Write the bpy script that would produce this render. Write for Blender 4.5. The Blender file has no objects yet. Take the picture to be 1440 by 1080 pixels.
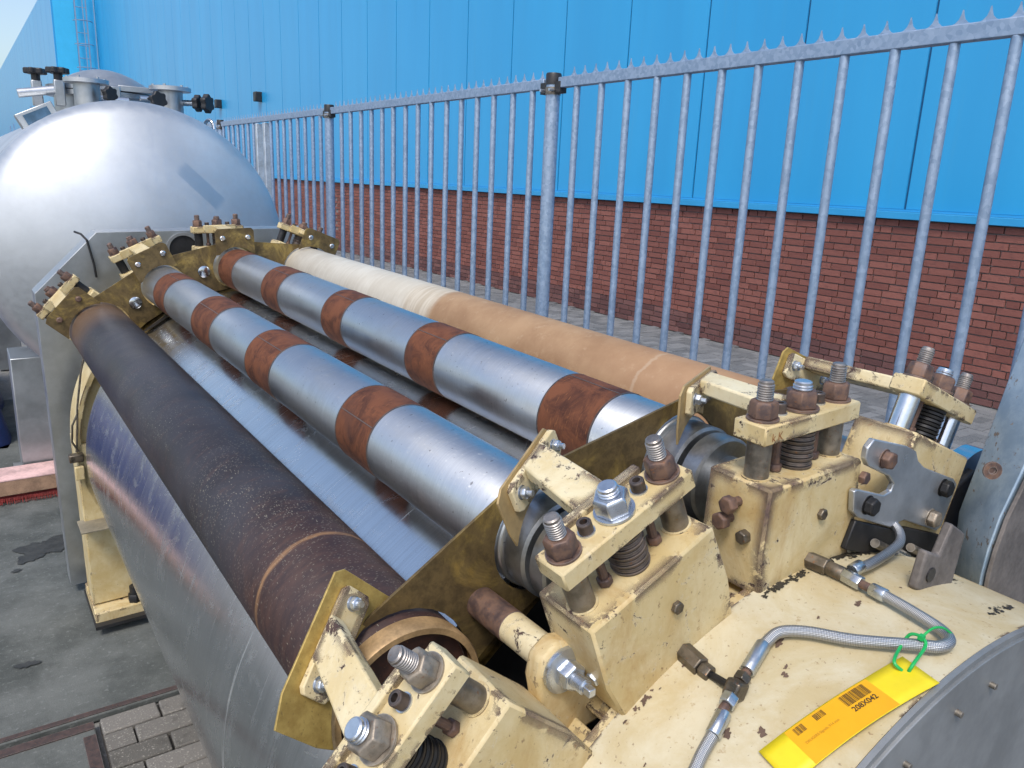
import bpy, bmesh, math, random
from mathutils import Vector, Matrix
random.seed(7)
R_ = math.radians
sc = bpy.context.scene
COL = sc.collection

# ------------------------------------------------------------------ camera
cam = bpy.data.cameras.new('camera'); cam_o = bpy.data.objects.new('camera', cam); COL.objects.link(cam_o)
cam.sensor_width = 36.0; cam.lens = 1099.5 / 1440 * 36
cam.clip_start = 0.02; cam.clip_end = 600
_M = [[0.823157, 0.109718, 0.557113], [-0.566329, 0.229554, 0.791566], [0.041038, 0.967092, -0.251096]]
cam_o.matrix_world = Matrix([[_M[i][0], _M[i][1], -_M[i][2], (0, 0, 1.65)[i]] for i in range(3)] + [[0, 0, 0, 1]])
sc.camera = cam_o
# ------------------------------------------------------------------ sky, sun, exposure
SUN_EL, SUN_AZ = 54.0, 232.0           # azimuth clockwise from +Y
w = bpy.data.worlds.new('World'); sc.world = w; w.use_nodes = True
wn = w.node_tree.nodes; bgn = wn['Background']
sky = wn.new('ShaderNodeTexSky'); sky.sky_type = 'NISHITA'; sky.sun_disc = False
sky.sun_elevation = R_(SUN_EL); sky.sun_rotation = R_(SUN_AZ)
sky.air_density = 1.0; sky.dust_density = 2.5; sky.ozone_density = 1.0; sky.altitude = 0
w.node_tree.links.new(sky.outputs[0], bgn.inputs[0]); bgn.inputs[1].default_value = 0.14
sl = bpy.data.lights.new('sun', 'SUN'); sl.energy = 1.4; sl.angle = R_(14); sl.color = (1, .955, .88)
sun = bpy.data.objects.new('sun', sl); COL.objects.link(sun)
_a, _e = R_(SUN_AZ), R_(SUN_EL)
sdir = Vector((math.sin(_a) * math.cos(_e), math.cos(_a) * math.cos(_e), math.sin(_e)))
sun.rotation_euler = sdir.to_track_quat('Z', 'Y').to_euler()
sc.view_settings.view_transform = 'Standard'; sc.view_settings.look = 'None'
sc.view_settings.exposure = 0.62; sc.view_settings.gamma = 1.0; sc.view_settings.use_curve_mapping = False

# ------------------------------------------------------------------ material helpers
class NT:
    def __init__(s, name):
        s.m = bpy.data.materials.new(name); s.m.use_nodes = True; s.t = s.m.node_tree
        s.b = s.t.nodes['Principled BSDF']
    def n(s, kind, **kw):
        o = s.t.nodes.new(kind)
        for k, v in kw.items(): setattr(o, k, v)
        return o
    def l(s, a, b): s.t.links.new(a, b)
    def put(s, sock, v):
        if hasattr(v, 'is_linked') or isinstance(v, bpy.types.NodeSocket): s.l(v, sock)
        else: sock.default_value = v
    def co(s, scale=(1, 1, 1), rnd=False, kind='Object'):
        tc = s.n('ShaderNodeTexCoord'); mp = s.n('ShaderNodeMapping'); s.l(tc.outputs[kind], mp.inputs[0])
        mp.inputs['Scale'].default_value = scale
        if rnd:
            oi = s.n('ShaderNodeObjectInfo'); mu = s.n('ShaderNodeMath', operation='MULTIPLY'); mu.inputs[1].default_value = 37
            s.l(oi.outputs['Random'], mu.inputs[0]); cx = s.n('ShaderNodeCombineXYZ')
            for i in range(3): s.l(mu.outputs[0], cx.inputs[i])
            s.l(cx.outputs[0], mp.inputs['Location'])
        return mp.outputs[0]
    def noise(s, vec, scale, detail=4, rough=.55, dist=0):
        o = s.n('ShaderNodeTexNoise'); s.l(vec, o.inputs['Vector'])
        o.inputs['Scale'].default_value = scale; o.inputs['Detail'].default_value = detail
        o.inputs['Roughness'].default_value = rough; o.inputs['Distortion'].default_value = dist
        return o.outputs['Fac']
    def ramp(s, fac, lo, hi, c0=0., c1=1.):
        o = s.n('ShaderNodeMapRange'); s.l(fac, o.inputs['Value']); o.interpolation_type = 'SMOOTHSTEP'
        o.inputs['From Min'].default_value = lo; o.inputs['From Max'].default_value = hi
        o.inputs['To Min'].default_value = c0; o.inputs['To Max'].default_value = c1
        return o.outputs[0]
    def mix(s, fac, a, b, mode='MIX'):
        o = s.n('ShaderNodeMix', data_type='RGBA', blend_type=mode)
        s.put(o.inputs['Factor'], fac)
        for sock, v in ((o.inputs['A'], a), (o.inputs['B'], b)):
            if isinstance(v, (tuple, list)): sock.default_value = (*v[:3], 1)
            else: s.l(v, sock)
        return o.outputs['Result']
    def math(s, op, a, b=0.):
        o = s.n('ShaderNodeMath', operation=op); s.put(o.inputs[0], a); s.put(o.inputs[1], b); return o.outputs[0]
    def bump(s, h, strength=.3, dist=.002):
        o = s.n('ShaderNodeBump'); s.l(h, o.inputs['Height']); o.inputs['Strength'].default_value = strength
        o.inputs['Distance'].default_value = dist; s.l(o.outputs[0], s.b.inputs['Normal']); return o
    def edge(s, rad):
        bv = s.n('ShaderNodeBevel'); bv.samples = 6; bv.inputs['Radius'].default_value = rad
        g = s.n('ShaderNodeNewGeometry'); d = s.n('ShaderNodeVectorMath', operation='DOT_PRODUCT')
        s.l(bv.outputs[0], d.inputs[0]); s.l(g.outputs['Normal'], d.inputs[1])
        return s.math('SUBTRACT', 1., d.outputs['Value'])
    def set(s, color=None, rough=None, metal=None, spec=None):
        for k, v in (('Base Color', color), ('Roughness', rough), ('Metallic', metal), ('Specular IOR Level', spec)):
            if v is None: continue
            if isinstance(v, (tuple, list)): s.b.inputs[k].default_value = (*v[:3], 1)
            else: s.put(s.b.inputs[k], v)
        return s.m

def plain(name, col, rough=.5, metal=0., var=.25, scale=12, bump=.15, rnd=True):
    s = NT(name); v = s.co(rnd=rnd)
    n1 = s.noise(v, scale, 5, .6); n2 = s.noise(v, scale * 7, 3, .6)
    f = s.math('ADD', s.math('MULTIPLY', n1, .7), s.math('MULTIPLY', n2, .3))
    c = s.mix(s.ramp(f, .3, .7), [x * (1 - var) for x in col], [min(1, x * (1 + var)) for x in col])
    s.set(c, s.ramp(n1, .2, .8, max(.05, rough - .1), min(1, rough + .1)), metal)
    if bump: s.bump(n2, bump, .001)
    return s.m

def m_cream(name, base=(.60, .505, .30), chip=.63, edgew=1., stain=.5, erad=.010):
    s = NT(name); v = s.co(rnd=True)
    big = s.noise(v, 11, 6, .68, .4); mid = s.noise(v, 30, 11, .74, .5); fine = s.noise(v, 190, 4, .62); pit = s.noise(v, 95, 5, .7)
    c = s.mix(s.ramp(big, .32, .68), [b * 1.12 for b in base], [base[0] * .93, base[1] * .84, base[2] * .66])
    st = s.noise(s.co((1, 1, .45), True), 13, 7, .74, .8)
    c = s.mix(s.math('MULTIPLY', s.ramp(st, .45, .72), stain), c, (.38, .22, .065))
    c = s.mix(s.math('MULTIPLY', s.ramp(s.noise(v, 5, 6, .7, .3), .56, .72), stain * .7), c, (.25, .19, .12))
    c = s.mix(s.math('MULTIPLY', s.ramp(pit, .60, .69), .5), c, (.30, .19, .08)); c = s.mix(s.math('MULTIPLY', s.ramp(fine, .64, .70), .6), c, (.16, .10, .06))
    e = s.ramp(s.edge(erad), .002, .06)
    em = s.math('MULTIPLY', e, s.ramp(s.noise(v, 12, 7, .70), .485, .565)); em = s.math('MULTIPLY', em, edgew)
    src = s.math('ADD', mid, s.math('MULTIPLY', em, .42))
    ch = s.ramp(src, chip, chip + .02)
    c2 = s.mix(s.ramp(pit, .3, .7), (.038, .024, .025), (.10, .062, .052)); c2 = s.mix(s.ramp(fine, .62, .72), c2, (.22, .10, .045))
    rim = s.math('MAXIMUM', s.math('SUBTRACT', s.ramp(src, chip - .05, chip), ch), 0.)
    c = s.mix(s.math('MULTIPLY', rim, .4), c, (.62, .56, .42)); c = s.mix(ch, c, c2)
    s.set(c, s.ramp(ch, 0, 1, .5, .8), 0., .35)
    h = s.math('SUBTRACT', s.math('ADD', s.math('MULTIPLY', fine, .22), s.math('MULTIPLY', pit, .3)), ch); s.bump(h, .6, .0013)
    return s.m

def m_rusty(name, a=(.085, .058, .055), b=(.2, .12, .085), metal=.35, rough=.55, hi=(.3, .27, .26)):
    s = NT(name); v = s.co(rnd=True); n = s.noise(v, 60, 6, .65); n2 = s.noise(v, 230, 4, .6)
    c = s.mix(s.ramp(n, .35, .65), a, b); c = s.mix(s.math('MULTIPLY', s.ramp(n2, .6, .7), .6), c, (.24, .1, .035))
    e = s.ramp(s.edge(.0025), .01, .2); c = s.mix(s.math('MULTIPLY', e, .6), c, hi)
    s.set(c, s.ramp(n, .3, .7, rough - .12, rough + .2), metal); s.bump(n2, .35, .0008); return s.m

def m_rust_band():
    s = NT('rusted_band'); v = s.co(rnd=True); n = s.noise(v, 22, 7, .7, .8); n2 = s.noise(s.co((1, 4, 1), True), 60, 5, .65)
    c = s.mix(s.ramp(n, .3, .62), (.060, .021, .013), (.17, .06, .027)); c = s.mix(s.math('MULTIPLY', s.ramp(n2, .55, .74), .8), c, (.27, .105, .04))
    c = s.mix(s.math('MULTIPLY', s.ramp(s.noise(v, 9, 3, .5), .6, .68), .5), c, (.05, .025, .022))
    oi = s.n('ShaderNodeObjectInfo'); c = s.mix(s.math('MULTIPLY', oi.outputs['Random'], .45), c, s.mix(s.ramp(n, .35, .65), (.05, .024, .018), (.13, .055, .032))); s.set(c, .72, .1, .3); s.bump(n2, .4, .0012); return s.m

def m_drum():
    s = NT('polished_drum'); st = s.noise(s.co((2, 330, 2)), 1.0, 4, .6); st2 = s.noise(s.co((1.2, 46, 1.2)), 1.0, 5, .65, .2)
    bl = s.noise(s.co((1, 1, 1)), 3.5, 5, .6); sc_ = s.noise(s.co((9, 7, 9)), 1.2, 7, .75, 2.); scr = s.noise(s.co((5, 120, 2.5)), 1., 3, .5, 1.2)
    c = s.mix(s.ramp(st, .3, .7), (.72, .72, .71), (.84, .84, .83)); c = s.mix(s.math('MULTIPLY', s.ramp(bl, .5, .75), .3), c, (.50, .47, .42))
    c = s.mix(s.math('MULTIPLY', s.ramp(scr, .70, .74), .6), c, (.85, .84, .80)); c = s.mix(s.math('MULTIPLY', s.ramp(s.noise(s.co(), 380, 2, .5), .69, .74), .45), c, (.2, .2, .2))
    r = s.math('ADD', s.ramp(st2, .25, .75, .17, .26), s.math('ADD', s.ramp(sc_, .5, .7, 0, .12), s.ramp(scr, .68, .74, 0, .25)))
    s.set(c, r, 1.); s.bump(s.math('ADD', st, s.math('MULTIPLY', st2, .3)), .07, .0005)
    return s.m

def m_rollsteel():
    s = NT('ground_roll_steel'); st = s.noise(s.co((14, 420, 14)), 1., 3, .6); bl = s.noise(s.co(), 8, 6, .65); fl = s.noise(s.co(), 260, 3, .6); sm = s.noise(s.co((6, 2.2, 6)), 2.2, 5, .6)
    c = s.mix(s.ramp(st, .25, .75), (.50, .525, .55), (.57, .595, .62)); c = s.mix(s.math('MULTIPLY', s.ramp(bl, .48, .72), .4), c, (.38, .39, .40)); c = s.mix(s.math('MULTIPLY', s.ramp(sm, .5, .7), .3), c, (.52, .50, .45))
    c = s.mix(s.math('MULTIPLY', s.ramp(fl, .66, .71), .6), c, (.82, .82, .8)); c = s.mix(s.math('MULTIPLY', s.ramp(s.noise(s.co((1, 1, 1)), 150, 2, .5), .70, .74), .7), c, (.16, .15, .15))
    s.set(c, s.math('ADD', s.ramp(bl, .2, .8, .34, .46), s.ramp(fl, .6, .72, 0, .2)), 1.); s.bump(s.math('ADD', fl, s.math('MULTIPLY', st, .3)), .13, .0005); return s.m

def m_roll_dark():
    s = NT('dark_worn_roll'); sep = s.n('ShaderNodeSeparateXYZ'); tc = s.n('ShaderNodeTexCoord'); s.l(tc.outputs['Object'], sep.inputs[0]); y = sep.outputs[1]
    st = s.noise(s.co((26, 60, 26)), 1., 5, .65, .3); bl = s.noise(s.co(), 6, 4, .6)
    c = s.mix(s.ramp(bl, .3, .7), (.022, .018, .020), (.038, .037, .046)); c = s.mix(s.math('MULTIPLY', s.ramp(st, .5, .78), .6), c, (.07, .042, .036))
    near = s.ramp(y, .38, .62, 1, 0); c = s.mix(s.math('MULTIPLY', near, .75), c, s.mix(s.ramp(st, .3, .7), (.035, .017, .016), (.072, .035, .026)))
    far = s.ramp(y, 1.95, 2.2); c = s.mix(s.math('MULTIPLY', far, .7), c, (.2, .12, .07))
    # bare worn groove ring near the near end, with its own shape
    d = s.math('ABSOLUTE', s.math('SUBTRACT', s.math('ADD', y, s.math('MULTIPLY', s.noise(s.co(), 8, 3, .5), .035)), .425))
    ring = s.math('MULTIPLY', s.ramp(d, .0015, .008, 1, 0), s.ramp(s.noise(s.co((20, 500, 20)), 1, 3, .6), .35, .6)); c = s.mix(s.math('MULTIPLY', ring, .6), c, (.36, .2, .09))
    # pale flakes stuck to the roll: short slivers
    v1 = s.co((55, 210, 55)); vo = s.n('ShaderNodeTexVoronoi', feature='F1'); s.l(v1, vo.inputs['Vector']); vo.inputs['Scale'].default_value = 2.3
    fl = s.math('MULTIPLY', s.ramp(vo.outputs['Distance'], .13, .22, 1, 0), s.ramp(s.noise(s.co(), 5, 8, .8), .40, .62))
    vo2 = s.n('ShaderNodeTexVoronoi', feature='F1'); s.l(s.co((190, 40, 120)), vo2.inputs['Vector']); vo2.inputs['Scale'].default_value = 1.7
    fl2 = s.math('MULTIPLY', s.ramp(vo2.outputs['Distance'], .12, .19, 1, 0), s.ramp(s.noise(s.co(), 4, 8, .8), .42, .62))
    fl = s.math('MAXIMUM', fl, fl2)
    c = s.mix(s.math('MULTIPLY', fl, .55), c, (.46, .43, .33))
    s.set(c, s.ramp(bl, .3, .7, .42, .56), 0., .42); s.bump(s.math('ADD', st, fl), .35, .0012); return s.m

def m_roll_tan():
    s = NT('tan_coated_roll'); sep = s.n('ShaderNodeSeparateXYZ'); tc = s.n('ShaderNodeTexCoord'); s.l(tc.outputs['Object'], sep.inputs[0]); y = sep.outputs[1]
    wob = s.math('ADD', y, s.math('MULTIPLY', s.math('SUBTRACT', s.noise(s.co((20, 6, 20)), 1, 4, .7), .5), .035))
    st = s.noise(s.co((8, 90, 8)), 1., 5, .65); bl = s.noise(s.co(), 7, 5, .65)
    white = s.mix(s.ramp(s.math('ADD', s.math('MULTIPLY', st, .35), s.math('MULTIPLY', bl, .65)), .35, .65), (.50, .46, .38), (.62, .59, .51)); tan = s.mix(s.ramp(bl, .3, .7), (.26, .155, .085), (.36, .235, .135))
    tan = s.mix(s.math('MULTIPLY', s.ramp(s.noise(s.co(), 40, 6, .7), .55, .7), .35), tan, (.46, .34, .22)); pale = s.mix(s.ramp(st, .4, .6), (.44, .38, .29), (.54, .49, .40))
    c = s.mix(s.ramp(wob, 1.215, 1.255), tan, pale); c = s.mix(s.ramp(wob, 1.36, 1.40), c, white)
    c = s.mix(s.math('MULTIPLY', s.ramp(wob, .38, .7, 1, 0), .35), c, (.36, .2, .11))
    d = s.math('ABSOLUTE', s.math('SUBTRACT', wob, .47)); c = s.mix(s.math('MULTIPLY', s.ramp(d, .001, .006, 1, 0), .3), c, (.5, .42, .32))
    s.set(c, .62, 0., .3); s.bump(st, .08, .001); return s.m

def m_brass(name, dirt=.5):
    s = NT(name); v = s.co(rnd=True); n = s.noise(v, 9, 8, .72, .6); n2 = s.noise(v, 55, 6, .7); n3 = s.noise(v, 200, 3, .6)
    c = s.mix(s.ramp(n2, .3, .7), (.33, .225, .065), (.50, .37, .12)); d = s.ramp(s.math('ADD', s.math('MULTIPLY', n, .75), s.math('MULTIPLY', n2, .25)), .70 - dirt * .46, .82 - dirt * .40)
    c = s.mix(s.math('MULTIPLY', d, .85), c, s.mix(s.ramp(n2, .35, .65), (.045, .033, .022), (.115, .078, .04))); c = s.mix(s.math('MULTIPLY', s.ramp(n3, .62, .7), .4), c, (.1, .07, .04))
    s.set(c, s.ramp(n, .3, .7, .42, .68), .4); s.bump(n2, .2, .001); return s.m

def m_galv():
    s = NT('galvanised_steel'); v = s.co(rnd=True); vo = s.n('ShaderNodeTexVoronoi'); s.l(v, vo.inputs['Vector']); vo.inputs['Scale'].default_value = 85
    sp = s.n('ShaderNodeSeparateColor'); s.l(vo.outputs['Color'], sp.inputs[0]); n = s.noise(v, 26, 5, .65)
    c = s.mix(s.math('MULTIPLY', s.math('ADD', sp.outputs[0], n), .5), (.20, .29, .42), (.42, .52, .66))
    s.set(c, s.ramp(n, .3, .7, .4, .58), .55); return s.m

def m_blue_panel():
    s = NT('blue_wall_panel'); v = s.co((.35, .35, .05)); n = s.noise(v, 3, 4, .6); g = s.noise(s.co((.2, .2, 3)), 4, 3, .6)
    oi = s.n('ShaderNodeObjectInfo'); c = s.mix(s.ramp(n, .3, .7), (.010, .285, .61), (.014, .325, .67)); c = s.mix(s.math('MULTIPLY', oi.outputs['Random'], .16), c, (.03, .36, .66)); c = s.mix(s.math('MULTIPLY', s.ramp(s.noise(s.co((1, 9, .25), True), 2., 6, .7), .52, .75), .12), c, (.10, .30, .46));  s.set(c, .42, 0., .5); s.b.inputs['Coat Weight'].default_value = .55; s.b.inputs['Coat Roughness'].default_value = .28; return s.m

def m_brick(name, ca=(.17, .066, .056), cb=(.265, .108, .088)):
    s = NT(name); at = s.n('ShaderNodeAttribute'); at.attribute_name = 'tint'; oi = s.n('ShaderNodeObjectInfo')
    t = s.math('FRACT', s.math('ADD', at.outputs['Fac'], oi.outputs['Random'])); v = s.co(rnd=True); n = s.noise(v, 22, 5, .65); n2 = s.noise(v, 110, 4, .6)
    c = s.mix(t, ca, cb); c = s.mix(s.math('MULTIPLY', s.ramp(n, .5, .75), .5), c, (.10, .045, .045))
    c = s.mix(s.math('MULTIPLY', s.ramp(n2, .6, .7), .25), c, (.4, .2, .15)); s.set(c, .85, 0., .2); s.bump(s.math('ADD', n, n2), .7, .006); return s.m

def m_conc(name, a, b, scale=3, stains=True):
    s = NT(name); v = s.co(rnd=False, kind='Object'); n = s.noise(v, scale, 7, .68); n2 = s.noise(v, 60, 4, .6); n3 = s.noise(v, 220, 3, .6)
    c = s.mix(s.ramp(n, .32, .68), a, b); c = s.mix(s.math('MULTIPLY', s.ramp(n2, .55, .72), .35), c, [min(1, x * 1.9) for x in b])
    c = s.mix(s.math('MULTIPLY', s.ramp(n3, .3, .45, 1, 0), .3), c, [x * .5 for x in a])
    if stains: c = s.mix(s.math('MULTIPLY', s.ramp(s.noise(v, 1.7, 5, .7, .5), .58, .68), .45), c, [x * .45 for x in a])
    s.set(c, .9, 0., .25); s.bump(s.math('ADD', n2, n3), .5, .003); return s.m

def m_paver(name, a, b):
    s = NT(name); oi = s.n('ShaderNodeObjectInfo'); at = s.n('ShaderNodeAttribute'); at.attribute_name = 'tint'
    t = s.math('FRACT', s.math('ADD', oi.outputs['Random'], at.outputs['Fac'])); v = s.co(rnd=True); n = s.noise(v, 170, 3, .6); n1 = s.noise(v, 15, 4, .6)
    c = s.mix(t, a, b); c = s.mix(s.math('MULTIPLY', s.ramp(n, .58, .68), .55), c, (.5, .48, .42)); c = s.mix(s.math('MULTIPLY', s.ramp(n1, .55, .7), .4), c, [x * .5 for x in a])
    s.set(c, .9, 0., .2); s.bump(n, .7, .003); return s.m

def m_braid():
    s = NT('braided_hose'); tc = s.n('ShaderNodeTexCoord'); uv = tc.outputs['UV']; sep = s.n('ShaderNodeSeparateXYZ'); s.l(uv, sep.inputs[0])
    def wv(sg):
        a = s.math('ADD', s.math('MULTIPLY', sep.outputs[0], 12. * sg), s.math('MULTIPLY', sep.outputs[1], 330.))
        return s.math('SINE', s.math('MULTIPLY', a, 6.283), 0.)
    h = s.math('MULTIPLY', wv(1), wv(-1)); c = s.mix(s.ramp(h, -.6, .4), (.2, .21, .225), (.55, .57, .6)); s.set(c, .38, .9); s.bump(h, .5, .0006); return s.m

def m_bluegrey():
    s = NT('worn_blue_grey_paint'); v = s.co(); n = s.noise(v, 15, 6, .7); n2 = s.noise(v, 95, 5, .65)
    c = s.mix(s.ramp(n, .35, .65), (.19, .27, .36), (.30, .385, .47)); c = s.mix(s.ramp(s.math('ADD', s.math('MULTIPLY', n2, .6), s.math('MULTIPLY', n, .4)), .57, .61), c, (.17, .145, .13))
    c = s.mix(s.ramp(n2, .68, .72), c, (.3, .2, .12)); s.set(c, .55, .1); s.bump(n2, .35, .001); return s.m

def m_tank():
    s = NT('brushed_tank_steel'); n = s.noise(s.co(), 3, 5, .6); b = s.noise(s.co((40, 2, 40)), 1., 4, .6)
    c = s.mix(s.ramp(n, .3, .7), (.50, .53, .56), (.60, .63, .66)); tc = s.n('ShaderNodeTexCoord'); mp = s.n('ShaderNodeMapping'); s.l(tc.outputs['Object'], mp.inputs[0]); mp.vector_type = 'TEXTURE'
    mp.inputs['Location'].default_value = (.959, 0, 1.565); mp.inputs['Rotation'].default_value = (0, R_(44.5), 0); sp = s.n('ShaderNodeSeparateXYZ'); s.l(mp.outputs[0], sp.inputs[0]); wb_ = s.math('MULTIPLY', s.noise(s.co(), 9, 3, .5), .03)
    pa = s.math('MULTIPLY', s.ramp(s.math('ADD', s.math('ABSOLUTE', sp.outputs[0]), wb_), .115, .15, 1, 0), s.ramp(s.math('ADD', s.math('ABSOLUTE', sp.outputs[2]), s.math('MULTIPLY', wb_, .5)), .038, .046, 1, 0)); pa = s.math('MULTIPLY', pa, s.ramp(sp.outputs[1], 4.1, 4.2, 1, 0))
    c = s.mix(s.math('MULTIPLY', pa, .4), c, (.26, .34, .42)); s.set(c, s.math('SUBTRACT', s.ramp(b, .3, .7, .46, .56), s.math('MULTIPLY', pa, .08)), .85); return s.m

CREAM = m_cream('chipped_cream_paint', (.56, .475, .29), .612, 1.1, .55, .024); CREAM_RIM = m_cream('cream_paint_rim', (.50, .455, .33), .70, .9, .12, .006); CREAM_CAP = m_cream('cream_paint_cap', (.58, .50, .315), .64, 1.1, .3, .015)
CREAM_ARM = m_cream('cream_paint_flaking', (.63, .56, .38), .60, 1.5, .16, .020); CREAM_FAR = m_cream('cream_paint_leg', (.56, .48, .29), .66, 1., .25, .008)
NUT = m_rusty('rusty_nut'); NUT_LIGHT = m_rusty('weathered_zinc_nut', (.22, .19, .155), (.36, .31, .25), .6, .45, (.5, .47, .42))
STUD = m_rusty('grey_thread', (.20, .18, .17), (.33, .30, .28), .7, .4, (.5, .5, .5)); ZINC = plain('bright_zinc', (.56, .60, .66), .3, .9, .15, 30)
COLUMN = m_rusty('spacer_steel', (.15, .135, .115), (.27, .24, .20), .7, .42, (.4, .38, .35)); SPRING = m_rusty('spring_washers', (.06, .055, .055), (.15, .12, .105), .6, .5)
CHROME = plain('bright_guide_steel', (.62, .64, .66), .18, 1., .1, 20, .05); SOCKET = m_rusty('black_socket_screw', (.05, .042, .04), (.11, .085, .075), .5, .45, (.2, .18, .17))
BAND = m_rust_band(); DRUM = m_drum(); RSTEEL = m_rollsteel(); RDARK = m_roll_dark(); RTAN = m_roll_tan()
BRASS = m_brass('yellow_passivated_plate', .12); BRASS_D = m_brass('dirty_yellow_plate', .74); BRASS_T = plain('tan_plate', (.40, .29, .14), .55, .3, .25, 14)
GALV = m_galv(); BLACK = plain('black_plastic', (.018, .018, .02), .45, 0, .3); DARK = plain('dark_oily_steel', (.028, .028, .03), .5, .5, .4); JOUR = plain('dark_ground_steel', (.33, .345, .365), .4, .95, .2, 25, .1)
RINGM = plain('worn_ring_edge', (.42, .28, .14), .5, .3, .3, 40); STAIN = plain('stainless_sheet', (.43, .455, .475), .42, .85, .12, 6, .05); STAIN_D = plain('dull_stainless_face', (.27, .28, .285), .5, .5, .2, 7, .08)
PLATE_S = plain('satin_plate', (.50, .52, .55), .36, .85, .12, 18, .08); BG = m_bluegrey(); BROWNG = plain('brown_grey_cast', (.15, .135, .128), .65, .3, .35, 20, .3)
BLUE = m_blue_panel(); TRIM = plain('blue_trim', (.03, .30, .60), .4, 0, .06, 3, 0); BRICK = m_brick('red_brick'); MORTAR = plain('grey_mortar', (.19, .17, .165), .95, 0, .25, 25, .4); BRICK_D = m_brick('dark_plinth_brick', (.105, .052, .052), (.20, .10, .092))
TANK = m_tank(); BRAID = m_braid(); FIT = m_rusty('oily_fitting', (.085, .075, .06), (.18, .15, .115), .7, .38, (.35, .33, .3)); FERR = plain('ferrule_zinc', (.50, .54, .58), .28, .95, .12, 30)
YEL = plain('yellow_tag', (.70, .56, .012), .5, 0, .05, 20, .05); ORA = plain('orange_sticker', (.74, .37, .006), .42, 0, .04, 20, 0); INK = plain('black_ink', (.06, .035, .01), .6, 0, .2, 60, 0); INK_F = plain('faint_ink', (.50, .25, .01), .6, 0, .1, 60, 0); GREEN = plain('green_tie', (.012, .36, .085), .35, 0, .15, 60, 0)
WOOD = plain('weathered_timber', (.34, .215, .14), .8, 0, .3, 18, .4); PINK = plain('pink_painted_timber', (.66, .44, .42), .75, 0, .3, 11, .4); RED = plain('red_bristle', (.17, .02, .018), .85, 0, .45, 40, .6); TARP = plain('blue_tarpaulin', (.02, .035, .13), .45, 0, .35, 6, .2)
CONC = m_conc('grey_green_concrete', (.070, .078, .075), (.145, .155, .15)); ASPH = m_conc('pale_paving', (.15, .16, .16), (.22, .23, .23), 2); GROUND = m_conc('yard_ground', (.17, .17, .165), (.27, .27, .26), 2)
PAV = m_paver('aggregate_paver', (.115, .11, .10), (.19, .18, .165)); PAVR = m_paver('grey_clinker', (.12, .13, .14), (.21, .22, .23)); JOINT = plain('sandy_joint', (.055, .05, .045), .95, 0, .3, 40, .5); RUSTEDGE = m_rusty('rusty_slab_edge', (.045, .034, .033), (.085, .058, .055), .1, .8)
CYAN = plain('cyan_wall', (.05, .50, .82), .5, 0, .05, 2, 0); WHITE = plain('white_fixture', (.6, .6, .6), .5, 0, .1)

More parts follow.
